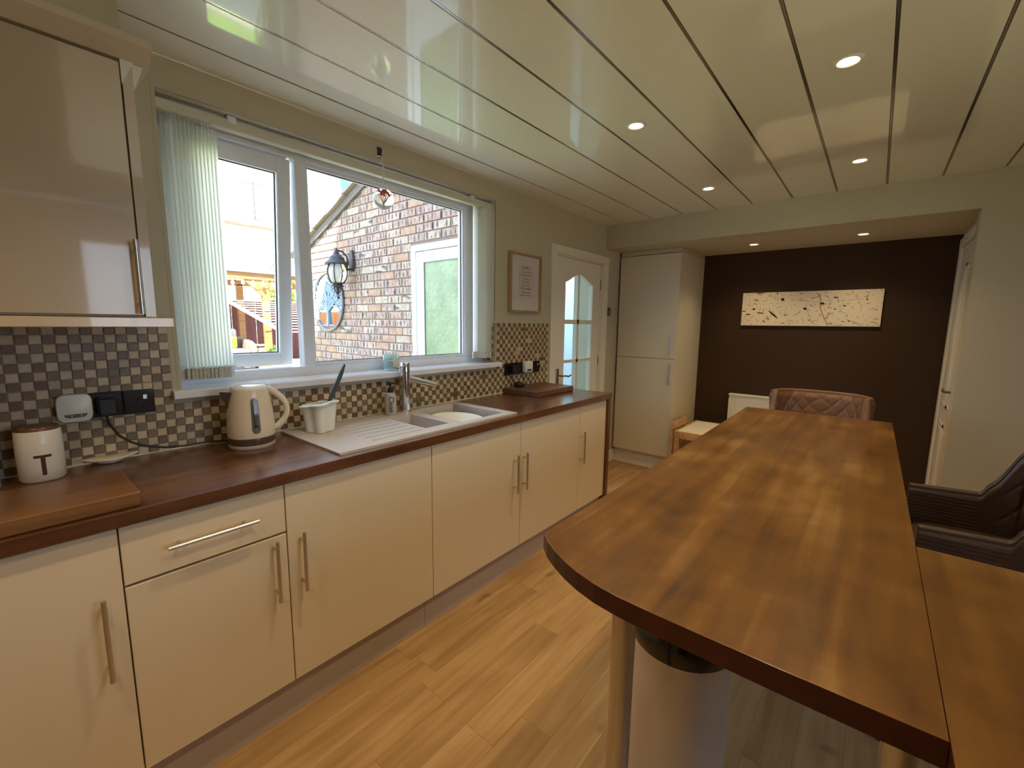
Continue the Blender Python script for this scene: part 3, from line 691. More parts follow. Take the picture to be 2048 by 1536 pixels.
# spoon rest
g = G(); prof = []
n = 40
def rest_ring(sc_, z_): return [g.bm.verts.new((.066+(.058+.012*math.cos(2*(2*PI*k/n)))*sc_*math.cos(2*PI*k/n)*1.05, -.045+.036*sc_*math.sin(2*PI*k/n), .911+z_+.006*abs(math.cos(2*PI*k/n))*sc_)) for k in range(n)]
rs = [rest_ring(.45, .0), rest_ring(.5, .004), rest_ring(1, .016), rest_ring(.98, .018), rest_ring(.48, .006)]
for A, B in zip(rs, rs[1:]):
    for k in range(n): g.bm.faces.new((A[k], A[(k+1) % n], B[(k+1) % n], B[k]))
g.bm.faces.new(rs[0]); g.bm.faces.new(rs[-1])
single('spoon_rest', g, M_ceram, 'small white ceramic spoon rest beside the canister', 'spoon rest', True, base=(.066, -.045, .911))
single('chopping_board', G().box(-.42, .052, -.566, -.303, .911, .950, bev=.004, seg=2), M_board, 'thick orange-brown wooden chopping board in the left foreground on the worktop', 'chopping board', base=(-.18, -.43, .911))
single('chopping_board', G().box(2.133, 2.578, -.318, -.020, .911, .948, bev=.003, seg=2), M_boardd, 'dark wooden chopping board at the right end of the worktop below the sockets', 'chopping board', base=(2.35, -.17, .911))
pk = thing('rounded_device', 'small rounded black device sitting on the dark chopping board', 'device', (2.245, -.07, .9485))
part('body', G().lathe([(0, 0), (.030, 0), (.038, .006), (.040, .018), (.036, .030), (.026, .034), (0, .034)], (2.245, -.070, .949), 28), M_blackm, pk, True)
# sockets
def socket(x0, x1, z0, z1, label, kind):
    t = thing('socket', label, 'wall socket', ((x0+x1)/2, -.0085, (z0+z1)/2))
    part('plate', G().box(x0, x1, -.018, -.009, z0, z1, bev=.002), M_black, t)
    xm = (x0+x1)/2
    if kind == 'usb' or kind == 'double':
        for xx in ((x0+x1)/2,):
            part('pin_holes', G().box(xm-.006, xm-.002, -.0186, -.018, z0+.045, z0+.055).box(xm-.018, xm-.012, -.0186, -.018, z0+.022, z0+.026).box(xm+.006, xm+.012, -.0186, -.018, z0+.022, z0+.026), M_gap, t)
        part('switch', G().box(xm+.010, xm+.022, -.0215, -.018, z1-.034, z1-.018, bev=.001), M_steel, t)
    if kind == 'plug': part('plug', G().box(xm-.026, xm+.024, -.058, -.018, z0+.008, z1-.016, bev=.006), M_blackm, t)
    return t
socket(.030, .114, 1.066, 1.150, 'black wall socket with the kettle plug, beside the white alarm', 'plug')
socket(.117, .201, 1.064, 1.148, 'black double socket plate on the left, nearest the kettle', 'usb')
socket(2.150, 2.300, 1.032, 1.118, 'wide black socket plate under the right end of the sill', 'plug')
socket(2.302, 2.450, 1.032, 1.118, 'black socket plate behind the white plug-in detector', 'double')
socket(2.476, 2.562, 1.030, 1.116, 'single black socket plate nearest the glazed door', 'double')
t = thing('plug_in_alarm', 'rounded square white plug-in alarm with a grey display on the left splashback', 'alarm', (-.006, -.0085, 1.105))
part('case', G().prism([(-.006+.042*math.copysign(abs(math.cos(a))**.45, math.cos(a)), 1.108+.045*math.copysign(abs(math.sin(a))**.45, math.sin(a))) for a in [2*PI*k/40 for k in range(40)]], -.042, -.009, axis='Y', bev=.004), M_plastic, t, 'auto')
part('display', G().prism([(-.034, 1.089), (.022, 1.089), (.018, 1.081), (.010, 1.077), (-.022, 1.077), (-.030, 1.081)], -.0435, -.0422, axis='Y'), mat('grey_display', (.14, .12, .09), .3), t)
part('display_divider', G().box(-.016, -.0145, -.0442, -.0434, 1.077, 1.089).box(.006, .0075, -.0442, -.0434, 1.077, 1.089), M_plastic, t)
t = thing('plug_in_detector', 'white plug-in detector covering the middle of the right-hand sockets', 'alarm', (2.375, -.0185, 1.075))
part('case', G().box(2.335, 2.425, -.060, -.0185, 1.040, 1.124, bev=.012, seg=3), M_plastic, t, 'auto')
part('display', G().box(2.352, 2.402, -.0615, -.060, 1.053, 1.066), M_blackm, t)
part('cord', G().tube([(2.205, -.05, 1.04), (2.20, -.045, 1.0), (2.195, -.04, .975), (2.205, -.045, .955), (2.222, -.06, .953)], .0022, 6), M_blackm, pk, True)
t = thing('light_switch', 'small brushed metal light switch between the glazed door and the tall unit', 'light switch', (3.688, -.001, 1.52))
part('plate', G().box(3.660, 3.722, -.007, -.001, 1.482, 1.562, bev=.001), mat('antique_metal_plate', (.22, .18, .12), .4, 1), t)
part('toggle', G().box(3.686, 3.698, -.013, -.007, 1.512, 1.530, bev=.001), M_steel, t)

# candle and small things on the sill
t = thing('candle_jar', 'glass jar candle with a pale label on the window sill behind the tap', 'candle', (1.245, .032, 1.134))
part('jar', G().lathe([(0, 0), (.038, 0), (.041, .004), (.043, .088), (.0405, .089), (.038, .012), (0, .012)], (1.245, .032, 1.1345), 36), mat('pale_green_glass', (.75, .9, .86), .05, trans=.8), t, 'auto')
part('wax', G().lathe([(0, .0125), (.037, .0125), (.0385, .055), (0, .055)], (1.245, .032, 1.1345), 30), mat('pale_wax', (.72, .84, .80), .5), t, 'auto')
g = G(); cc = []
for i in range(8):
    a = math.radians(-22+i*56/7); cc.append([g.bm.verts.new((1.245+.0438*math.sin(a), .032-.0438*math.cos(a), 1.1345+z_)) for z_ in (.020, .072)])
for A, B in zip(cc, cc[1:]): g.bm.faces.new((A[0], A[1], B[1], B[0]))
part('label_sticker', g, mat('cream_sticker', (.74, .72, .62), .6), t, True)

# glass bauble on a hook above the window
t = thing('hanging_glass_ornament', 'round glass ornament with red and gold beads hanging in front of the window', 'ornament', (1.190, -.04, 2.25))
ox, oy, oz = 1.165, -.055, 2.003
part('hook', G().tube([(1.178, -.003, 2.222), (1.170, -.006, 2.255), (1.196, -.006, 2.255), (1.188, -.004, 2.222), (1.18, -.02, 2.21)], .0028, 6).box(1.172, 1.196, -.004, -.001, 2.215, 2.262), M_iron, t)
part('ribbon', G().tube([(1.18, -.022, 2.21), (1.172, -.045, 2.15), (ox, oy, oz+.052)], .0016, 6).tube([(1.182, -.022, 2.212), (1.180, -.045, 2.15), (ox+.003, oy, oz+.052)], .0016, 6).tube([(1.15, -.03, 2.205), (1.17, -.028, 2.211), (1.185, -.022, 2.208), (1.178, -.03, 2.195)], .003, 6), mat('cream_ribbon', (.8, .75, .6), .7), t, True)
part('glass_ball', G().sph((ox, oy, oz), .050, 4), mat('solid_clear_glass', (1, 1, 1), .0, trans=1, ior=1.25), t, True)
g = G(); random.seed(3)
for k in range(16):
    a = random.random()*2*PI; r_ = random.random()*.030; g.sph((ox+r_*math.cos(a), oy+r_*math.sin(a)*.6, oz+.012+random.random()*.022), .0055, 1)
part('red_beads', g, mat('red_amber_glass', (.65, .07, .03), .2), t, True)
g = G()
for k in range(9):
    a = 2*PI*k/9; g.tube([(ox, oy, oz-.042), (ox+.004*math.cos(a), oy+.004*math.sin(a), oz-.015), (ox+.024*math.cos(a), oy+.018*math.sin(a), oz+.018)], .0011, 5)
part('gold_stems', g, mat('gold_wire', (.45, .30, .10), .3, 1), t)

# vertical blind
vb = thing('vertical_blind', 'cream vertical blind drawn open in two stacks at the window sides', 'window blind', (1.17, .05, 2.17))
part('headrail', G().box(WL+.006, WR-.006, .030, .070, 2.140, 2.178, bev=.003), mat('cream_headrail', (.66, .62, .48), .4), vb)
for x in (.52, 1.86): part('rail_bracket', G().box(x, x+.03, .026, .074, 2.165, 2.190), M_upvc, vb)
VZ0, VZ1 = 1.168, 2.136
def vane(x, ang, y_=.052, lean=0):
    g = G(); wv = .0445; n = 6; cols = []
    zs = (VZ0, VZ0+.05, (VZ0+VZ1)/2, VZ1)
    for i in range(n+1):
        u_ = -1+2*i/n; lx = u_*wv; ly = .006*(1-u_*u_)
        cols.append([g.bm.verts.new((x+lx*math.cos(ang)-ly*math.sin(ang)+lean*(1-k/3), y_+lx*math.sin(ang)+ly*math.cos(ang), z)) for k, z in enumerate(zs)])
    for A, B in zip(cols, cols[1:]):
        for k in range(3): g.bm.faces.new((A[k], A[k+1], B[k+1], B[k]))
    v = part('vane', g, M_vane, vb, True)
    g = G(); g.cyl((x, y_, VZ1), (x, y_, 2.142), .004, n=6); part('hanger', g, M_upvc, v)
    ca, sa = math.cos(ang), math.sin(ang)
    g = G()
    ww = wv*.96
    P_ = [(x+lean-ww*ca, y_-ww*sa), (x+lean+ww*ca, y_+ww*sa)]
    nx, ny = -sa*.0022, ca*.0022
    poly_ = [(P_[0][0]-nx, P_[0][1]-ny), (P_[1][0]-nx, P_[1][1]-ny), (P_[1][0]+nx*3.4, P_[1][1]+ny*3.4), (P_[0][0]+nx*3.4, P_[0][1]+ny*3.4)]
    g.prism(poly_, VZ0-.003, VZ0+.040); part('weight', g, mat('grubby_cream_weight', (.60, .58, .50), .6, var=.25, vscale=120), v)
random.seed(11)
vx = [.318, .338, .352, .365, .378, .391, .404, .417, .430, .443, .455, .467, .479]
for i, x in enumerate(vx): vane(x, math.radians(66+random.uniform(-1.5, 1.5)))
for i, x in enumerate((1.93,)): vane(x, math.radians(16))
for i, x in enumerate((1.965, 1.980, 1.993, 2.006, 2.019, 2.030)): vane(x, math.radians(100+random.uniform(-4, 4)))

# picture
t = thing('framed_print', 'light oak box frame with a pale print of small red lettering beside the window', 'picture', (2.363, -.001, 1.68))
fx0, fx1, fz0, fz1 = 2.185, 2.548, 1.477, 1.893
g = G().box(fx0, fx0+.016, -.032, -.001, fz0, fz1).box(fx1-.016, fx1, -.032, -.001, fz0, fz1).box(fx0+.016, fx1-.016, -.032, -.001, fz0, fz0+.016, bev=.001).box(fx0+.016, fx1-.016, -.032, -.001, fz1-.016, fz1, bev=.001)
part('frame', g, M_oakframe, t)
part('mount', G().box(fx0+.016, fx1-.016, -.016, -.001, fz0+.016, fz1-.016), mat('pale_paper', (.66, .60, .54), .8), t)
M_print = mat('red_print', (.55, .22, .13), .8); M_printf = mat('faded_red_print', (.55, .36, .27), .8)
words = [('FAMILY', .034, 1.795, M_print), ('ALWAYS HUG', .019, 1.765, M_printf), ('TELL THE TRUTH', .016, 1.742, M_printf), ('LAUGH', .022, 1.717, M_printf), ('BE KIND', .022, 1.693, M_printf), ('SAY PLEASE', .019, 1.670, M_printf), ('TRY YOUR BEST', .017, 1.648, M_print), ('SHARE AND', .020, 1.622, M_printf), ('LOVE ONE ANOTHER', .014, 1.600, M_printf)]
for wd, sz, z_, m_ in words:
    tm = text_mesh(wd, sz, .0003, m_, bold=.0004); link('lettering', tm, t, (.012, -.0165, z_-1.68))
part('print_border', G().box(2.29, 2.293, -.0163, -.0160, 1.635, 1.78).box(2.452, 2.455, -.0163, -.0160, 1.635, 1.78), M_printf, t)
part('front_glass', G().box(fx0+.016, fx1-.016, -.0245, -.0235, fz0+.016, fz1-.016), M_glass, t)

# wall cabinet
t = thing('wall_cabinet', 'cream gloss wall cabinet above the left end of the worktop', 'kitchen cabinet', (-.35, -.34, 1.37))
part('carcass', G().box(-1.2, .165, -.322, -.001, 1.403, 2.10), M_carc, t)
for a, b_, hx in ((-.42, .138, .133), (-1.0, -.424, -.98)):
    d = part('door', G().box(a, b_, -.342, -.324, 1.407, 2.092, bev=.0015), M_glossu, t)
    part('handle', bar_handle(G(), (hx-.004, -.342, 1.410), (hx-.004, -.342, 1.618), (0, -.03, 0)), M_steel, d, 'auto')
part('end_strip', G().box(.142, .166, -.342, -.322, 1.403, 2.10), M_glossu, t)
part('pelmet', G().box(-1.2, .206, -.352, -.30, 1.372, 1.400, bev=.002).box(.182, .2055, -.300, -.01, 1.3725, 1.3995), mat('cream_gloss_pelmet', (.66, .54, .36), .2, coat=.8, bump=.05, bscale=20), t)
part('cornice', G().prism([(-.345, 2.100), (-.385, 2.135), (-.390, 2.152), (-.02, 2.152), (-.02, 2.100)], -1.2, .205, axis='X'), M_carc, t)
part('cornice_end', G().prism([(.140, 2.035), (.168, 2.098), (.207, 2.150), (.140, 2.150)][::-1], -.345, -.30, axis='Y').prism([(.166, 2.03), (.203, 2.13), (.166, 2.13)], -.335, -.02, axis='Y'), M_white, t)
struct('trim_1', G().box(-1.2, .150, -.325, -.001, 2.153, ZC-.001), M_wall)

# ================================================================== TALL UNIT AND ALCOVE
TX, TY0, TY1 = 3.868, -.020, -.603
t = thing('tall_unit', 'tall cream cupboard with two stacked doors beside the dark wall', 'kitchen cabinet', (4.2, -.3, 0))
part('carcass', G().box(TX+.022, XF-.001, TY1+.002, TY0, .15, 2.05), M_matte, t)
part('side_panel', G().box(TX+.004, XF-.001, TY1-.001, TY1+.002, .0, 2.052), M_matte, t)
for z0, z1, h0, h1 in ((.152, 1.086, .843, 1.05), (1.09, 2.046, 1.125, 1.335)):
    d = part('door', G().box(TX, TX+.020, TY1+.001, TY0-.001, z0, z1, bev=.0015), M_matte, t)
    part('handle', bar_handle(G(), (TX, -.562, h0), (TX, -.562, h1), (-.033, 0, 0)), M_steel, d, 'auto')
part('plinth', G().box(TX+.045, TX+.06, TY1+.004, TY0, 0, .148), M_white, t)
part('scribe', G().box(TX+.01, XF-.001, TY1, TY0, 2.053, ZA-.002), M_wall, t)

cnv = thing('canvas_painting', 'long white canvas with black and brown paint splatter on the dark wall', 'painting', (XF-.01, -1.5, 1.56))
cy0, cy1, cz0, cz1 = -2.020, -.985, 1.408, 1.713
part('canvas', G().box(XF-.024, XF-.001, cy0, cy1, cz0, cz1, bev=.001), M_canvas, cnv)
random.seed(21); g = G(); g2 = G(); g3 = G(); XS = XF-.0245
def blob(gg, y_, z_, ry, rz, a=0, n=10):
    vs_ = []
    for k in range(n):
        t_ = 2*PI*k/n; rr_ = 1+random.uniform(-.2, .2); u_, v_ = ry*rr_*math.cos(t_), rz*rr_*math.sin(t_)
        vs_.append(gg.bm.verts.new((XS-.0004-random.random()*.0003, min(cy1-.002, max(cy0+.002, y_+1.35*u_*math.cos(a)-v_*math.sin(a))), min(cz1-.002, max(cz0+.002, z_+u_*math.sin(a)+v_*math.cos(a))))))
    try: gg.bm.faces.new(vs_)
    except Exception: pass
def cpos(u_, v_): return cy1+(cy0-cy1)*u_, cz1+(cz0-cz1)*v_
for u_, v_, ry, rz, a in [(.32, .22, .011, .013, 0), (.61, .36, .013, .009, .2), (.10, .50, .009, .008, 0), (.115, .22, .007, .006, 0), (.49, .50, .012, .009, .5), (.255, .66, .042, .009, .85), (.155, .62, .022, .005, .1), (.055, .66, .016, .007, -.2), (.02, .56, .012, .005, 0), (.35, .68, .012, .004, -.5), (.70, .52, .006, .005, 0), (.76, .43, .008, .006, 0), (.70, .20, .014, .005, .1), (.19, .88, .010, .004, .7), (.53, .83, .005, .005, 0), (.90, .27, .005, .007, 0), (.655, .48, .005, .004, 0), (.14, .02, .028, .004, 0), (.275, .03, .003, .012, 0), (.22, .80, .012, .003, .9), (.80, .86, .007, .004, .6)]:
    y_, z_ = cpos(u_, v_); blob(g, y_, z_, ry, rz, a)
for k in range(340):
    y_, z_ = cpos(random.random(), random.random()); s_ = random.uniform(.0012, .0042); blob(g2 if random.random() < .75 else g3, y_, z_, s_*random.uniform(1, 5), s_*.6, random.uniform(0, PI), 7)
def stroke(gg, pts, w_):
    pts = [cpos(*p) for p in pts]
    for (a, b_), (c_, d_) in zip(pts, pts[1:]):
        L_ = math.hypot(c_-a, d_-b_); nx, nz = -(d_-b_)/L_*w_, (c_-a)/L_*w_
        gg.quad((XS-.0003, a+nx, b_+nz), (XS-.0003, c_+nx, d_+nz), (XS-.0003, c_-nx, d_-nz), (XS-.0003, a-nx, b_-nz))
for p in [[(.20, .1), (.26, .17), (.32, .2)], [(.50, .5), (.53, .72), (.55, .9)], [(.42, .24), (.5, .28), (.6, .34)], [(.78, .8), (.85, .9), (.88, .95)], [(.30, .6), (.33, .68)], [(.78, .28), (.88, .25)], [(.12, .22), (.15, .36)], [(.2, .85), (.26, .62), (.24, .52)]]: stroke(g2, p, .0012)
for p in [[(.56, .05), (.59, .14), (.53, .22)], [(.60, .5), (.63, .75), (.66, .98)], [(.66, .6), (.65, .8)], [(.58, .1), (.60, .3), (.6, .5)]]: stroke(g3, p, .0030)
part('black_splatter', g, mat('black_paint', (.02, .012, .008), .5), cnv)
part('brown_splatter', g2, mat('umber_paint', (.22, .15, .07), .6), cnv)
part('rust_splatter', g3, mat('rust_paint', (.45, .19, .10), .6), cnv)

# radiator
t = thing('radiator', 'white panel radiator under the canvas on the dark wall', 'radiator', (XF-.05, -1.4, .15))
part('body', G().box(XF-.075, XF-.03, -1.95, -.945, .15, .735, bev=.006, seg=2), M_white, t)
g = G()
for k in range(30): g.box(XF-.080, XF-.075, -1.935+k*.0335, -1.915+k*.0335, .19, .70, bev=.002)
part('convector_ribs', g, M_white, t)
part('top_grille', G().box(XF-.085, XF-.012, -1.955, -.940, .728, .742, bev=.002), M_white, t)
part('brackets', G().box(XF-.03, XF-.001, -1.8, -1.76, .2, .6).box(XF-.03, XF-.001, -1.12, -1.08, .2, .6), M_white, t)

# children's table and chair
t = thing('childrens_table', 'small pine framed childrens table with a white top beside the tall unit', 'table', (3.98, -.93, 0))
a0, a1, b0, b1, zt_ = 3.735, 4.34, -1.16, -.685, .455
part('tabletop', G().box(a0+.02, a1-.02, b0+.02, b1-.02, zt_-.012, zt_-.002), mat('white_tabletop', (.84, .80, .66), .5), t)
g = G().box(a0, a1, b0, b0+.02, zt_-.065, zt_, bev=.002).box(a0, a1, b1-.02, b1, zt_-.065, zt_, bev=.002).box(a0, a0+.02, b0+.02, b1-.02, zt_-.065, zt_, bev=.002).box(a1-.02, a1, b0+.02, b1-.02, zt_-.065, zt_, bev=.002)
part('apron', g, M_pine, t)
for x in (a0+.001, a1-.041):
    for y_ in (b0+.001, b1-.041): part('leg', G().box(x, x+.04, y_, y_+.04, 0, zt_-.066, bev=.002), M_pine, t)
t = thing('childrens_chair', 'small pine childrens chair tucked in, only its top rail showing above the table', 'chair', (3.96, -.64, 0))
part('backrest', G().box(3.79, 4.12, -.668, -.650, .455, .52, bev=.002), M_pine, t)
for x in (3.79, 4.09): part('leg', G().box(x, x+.03, -.650, -.622, 0, .52, bev=.002), M_pine, t)
for x in (3.81, 4.07): part('leg', G().box(x, x+.03, -.95, -.92, 0, .27, bev=.002), M_pine, t)
part('seat', G().box(3.80, 4.11, -.95, -.66, .27, .285, bev=.002), M_pine, t)

# ================================================================== BREAKFAST BAR
BZ0, BZ1 = .871, .91
edge = [(.624, -1.452), (.598, -1.480), (.575, -1.515), (.553, -1.555), (.536, -1.595), (.523, -1.640), (.516, -1.690), (.5135, -1.75), (.513, -1.84), (.514, -1.95), (.516, -2.04), (.518, -2.119)]
bar = thing('breakfast_bar', 'long golden brown oiled wooden breakfast bar with a rounded near corner', 'breakfast bar', (1.6, -1.8, 0))
# bar board
g = G().prism(edge+[(1.128, -2.119), (2.805, -2.112), (2.772, -1.437), (1.30, -1.450)], BZ0, BZ1, bev=.0014)
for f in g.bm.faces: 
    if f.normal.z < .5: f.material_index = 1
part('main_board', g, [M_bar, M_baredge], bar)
g = G().prism([(-1.25, -2.1196), (1.1275, -2.1196), (1.1275, -2.80), (-1.25, -2.80)], BZ0, BZ1-.0003, bev=.0008)
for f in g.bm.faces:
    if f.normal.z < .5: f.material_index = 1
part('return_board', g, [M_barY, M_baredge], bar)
def post(x, y_):
    p_ = part('post', G().cyl((x, y_, .006), (x, y_, BZ0-.006), .0248, n=36), M_steel, bar, 'auto')
    part('flange', G().cyl((x, y_, BZ0-.008), (x, y_, BZ0-.0005), .05, n=32).cyl((x, y_, 0.0005), (x, y_, .008), .05, n=32), M_steel, p_, 'auto')
post(.642, -1.652); post(.722, -2.100); post(2.65, -1.78); post(-1.1, -2.7)
part('support_panel', G().box(-1.25, -1.21, -2.79, -2.13, .0005, BZ0-.0005), M_work, bar)

# bin
bx, by = .985, -1.672
t = thing('pedal_bin', 'round brushed steel bin with a black lid under the bar', 'bin', (bx, by, 0))
part('body', G().lathe([(0, .02), (.128, .02), (.1285, .03), (.1285, .545), (0, .545)], (bx, by, 0), 64), mat('satin_steel_bin', (.70, .69, .68), .42, .75), t, 'auto')
part('foot', G().lathe([(0, .0005), (.132, .0005), (.132, .022), (.128, .026), (0, .026)], (bx, by, 0), 48), M_blackm, t, 'auto')
part('lid', G().lathe([(0, .546), (.132, .546), (.133, .552), (.133, .590), (.127, .604), (.118, .607), (.115, .606), (.06, .618), (0, .622)], (bx, by, 0), 64), M_black, t, 'auto')
part('pedal', G().box(bx-.175, bx-.12, by-.03, by+.03, .004, .014, bev=.002), M_steel, t)

# ================================================================== TUB BAR STOOLS
def stool(label, loc, rz, mshell, mseat, grp=None):
    """built facing +Y, seat centre at the origin"""
    t = thing('bar_stool', label, 'bar stool', loc, grp, rz)
    loc_ = lambda n_, g_, m_, s_=False, par=None: link(n_, mesh_of(g_, n_, m_, s_), par or t)
    NS, wd, dpt = 240, .238, .235
    zs0 = .60
    def plan(s_):     # s in [-1,1], U shape
        if abs(s_) > .62:
            k = (abs(s_)-.62)/.38; x = wd; y_ = -.02+.21*k
        else:
            a = s_/.62*PI/2; x = wd*math.copysign(abs(math.sin(a))**.72, a); y_ = -.02-(dpt-.02)*abs(math.cos(a))**.72
            return Vector((x, y_, 0))
        return Vector((math.copysign(x, s_), y_, 0))
    def top(s_):
        a = abs(s_)
        k = max(0, min(1, (a-.52)/.14)); k = k*k*(3-2*k)
        return (.978)*(1-k)+(.798-.012*max(0, a-.6)/.4)*k
    g = G(); rings = []
    H = 56; th = .019
    for i in range(NS+1):
        s_ = -1+2*i/NS; p = plan(s_); e_ = .004
        d_ = (plan(min(1, s_+e_))-plan(max(-1, s_-e_))).normalized(); nrm = Vector((d_.y, -d_.x, 0))   # outward
        if nrm.dot(p+Vector((0, -.001, 0))) < 0: nrm = -nrm
        zt2 = top(s_); hgt = zt2-zs0; arc = s_*.85
        loop = []
        def leanv(u_): return max(0, 1-max(0, abs(s_)-.2)/.5)*.055*u_**1.5
        for side in (1, -1):
            for k in range(H+1):
                u_ = k/H if side == 1 else 1-k/H
                z_ = zs0+hgt*u_*.985
                q_ = .0
                fade = min(1, (z_-.66)/.05) if z_ > .66 else 0
                wback = max(0, 1-max(0, abs(s_)-.50)/.12)
                if fade > 0:
                    A_ = (arc/.047+z_/.047); B_ = (arc/.047-z_/.047)
                    qd = min(abs(math.sin(A_*PI/2)), abs(math.sin(B_*PI/2)))
                    q_ = (1-(1-qd)**4)*.0065*min(1, fade)*wback + .0016*abs(math.sin(z_*PI/.013))*(1-wback)
                    q_ *= min(1, (1-u_)/.07)
                rb = th*(1-max(0, (u_-.9)/.1)**2*.35)
                v = p+nrm*(side*(rb+q_)+leanv(u_)*(1 if nrm.dot(Vector((0, -1, 0))) > .2 else .0)); v.z = z_
                loop.append(g.bm.verts.new(v))
            if side == 1:
                for a_ in (25, 55, 90, 125, 155):
                    cc_ = math.cos(math.radians(a_))*th*.85; v = p+nrm*(cc_+leanv(1)*(1 if nrm.dot(Vector((0, -1, 0))) > .2 else 0)); v.z = zs0+hgt*.985+math.sin(math.radians(a_))*th*.75
                    loop.append(g.bm.verts.new(v))
        rings.append(loop)
    n_ = len(rings[0])
    for A, B in zip(rings, rings[1:]):
        for k in range(n_): g.bm.faces.new((A[k], A[(k+1) % n_], B[(k+1) % n_], B[k]))
    g.bm.faces.new(rings[0]); g.bm.faces.new(rings[-1][::-1])
    sh = loc_('backrest', g, mshell, True)
    # piping along the top edge
    pts = []
    for i in range(0, NS+1, 2):
        s_ = -1+2*i/NS; p = plan(s_); pts.append((p.x*1.075, p.y*1.06, zs0+(top(s_)-zs0)*.97))
    # seat
    g = G(); outl = []
    for k in range(48):
        a = 2*PI*k/48; outl.append((.222*math.copysign(abs(math.cos(a))**.5, math.cos(a)), .0+.205*math.copysign(abs(math.sin(a))**.55, math.sin(a))))
    rg = []
    for sc_, z_ in ((.97, .575), (1, .60), (1, .645), (.97, .663), (.88, .672), (.5, .678), (.2, .679)): rg.append([g.bm.verts.new((x*sc_, y_*sc_-.01, z_)) for x, y_ in outl])
    for A, B in zip(rg, rg[1:]):
        for k in range(48): g.bm.faces.new((A[k], A[(k+1) % 48], B[(k+1) % 48], B[k]))
    g.bm.faces.new(rg[0]); g.bm.faces.new(rg[-1])
    loc_('seat', g, mseat, True)
    loc_('seat_shell', G().prism([(x*1.07, y_*1.07-.01) for x, y_ in outl], .560, .600, bev=.008), mshell, 'auto')
    for sx_ in (-1, 1):
        for sy_ in (-1, 1): loc_('leg', G().tube([(sx_*.15, sy_*.14, .565), (sx_*.22, sy_*.21, .011)], lambda u_: .013-.003*u_, 12), M_iron, True)
    fr = [(x, y_) for x, y_ in ((-.193, -.183), (.193, -.183), (.193, .183), (-.193, .183))]
    g = G()
    for k in range(4): g.cyl((*fr[k], .23), (*fr[(k+1) % 4], .23), .008, n=10)
    loc_('footrest', g, M_iron)
    return t
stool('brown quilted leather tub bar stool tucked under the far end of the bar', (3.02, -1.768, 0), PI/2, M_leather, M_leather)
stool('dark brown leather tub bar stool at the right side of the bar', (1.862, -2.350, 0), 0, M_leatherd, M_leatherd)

# ================================================================== OUTSIDE
GZ = -.15
struct('ground_rear', G().box(-14, 20, -25, YR-.12, GZ-.2, GZ), mat('weathered_rear_paving', (.27, .25, .18), .9, var=.15, vscale=3))
struct('ground', G().box(-14, 30, T, 3.9, GZ-.2, GZ-.02).box(-14, 30, 3.9, 40, GZ-.2, GZ-.03), MATS['floor_underlay'])
pv = thing('patio', 'pale paved patio outside the kitchen window', 'patio', (0, 2, GZ))
sm = mesh_of(G().box(-.296, .296, -.296, .296, -.04, 0, bev=.006), 'slab', M_slab)
for i in range(-6, 4):
    for j in range(6): link('slab', sm, pv, Vector((.3+i*.6-.0, .62+j*.6, GZ))-ORG[pv.name])
g = G().box(-8, 2.9, 3.95, 8.2, GZ-.05, GZ); o = single('lawn', g, M_grass, 'sunlit green lawn beyond the patio', 'lawn', base=(0, 6, GZ)); o['kind'] = 'stuff'
# our own upper storey: casts the shade line on the brickwork
struct('wall_upper_storey', G().box(-4, 8, T-.02, T, ZC+.3, 6.2).box(-4, XL-.12, T-.02, T, -.2, ZC+.3).box(-4, 8, -.1, T, ZC+.1, ZC+.3), M_render)
struct('roof_main', G().prism([(T+.3, 6.15), (-4.2, 8.7), (-8.7, 6.15)], -4, 8, axis='X'), M_tiler)

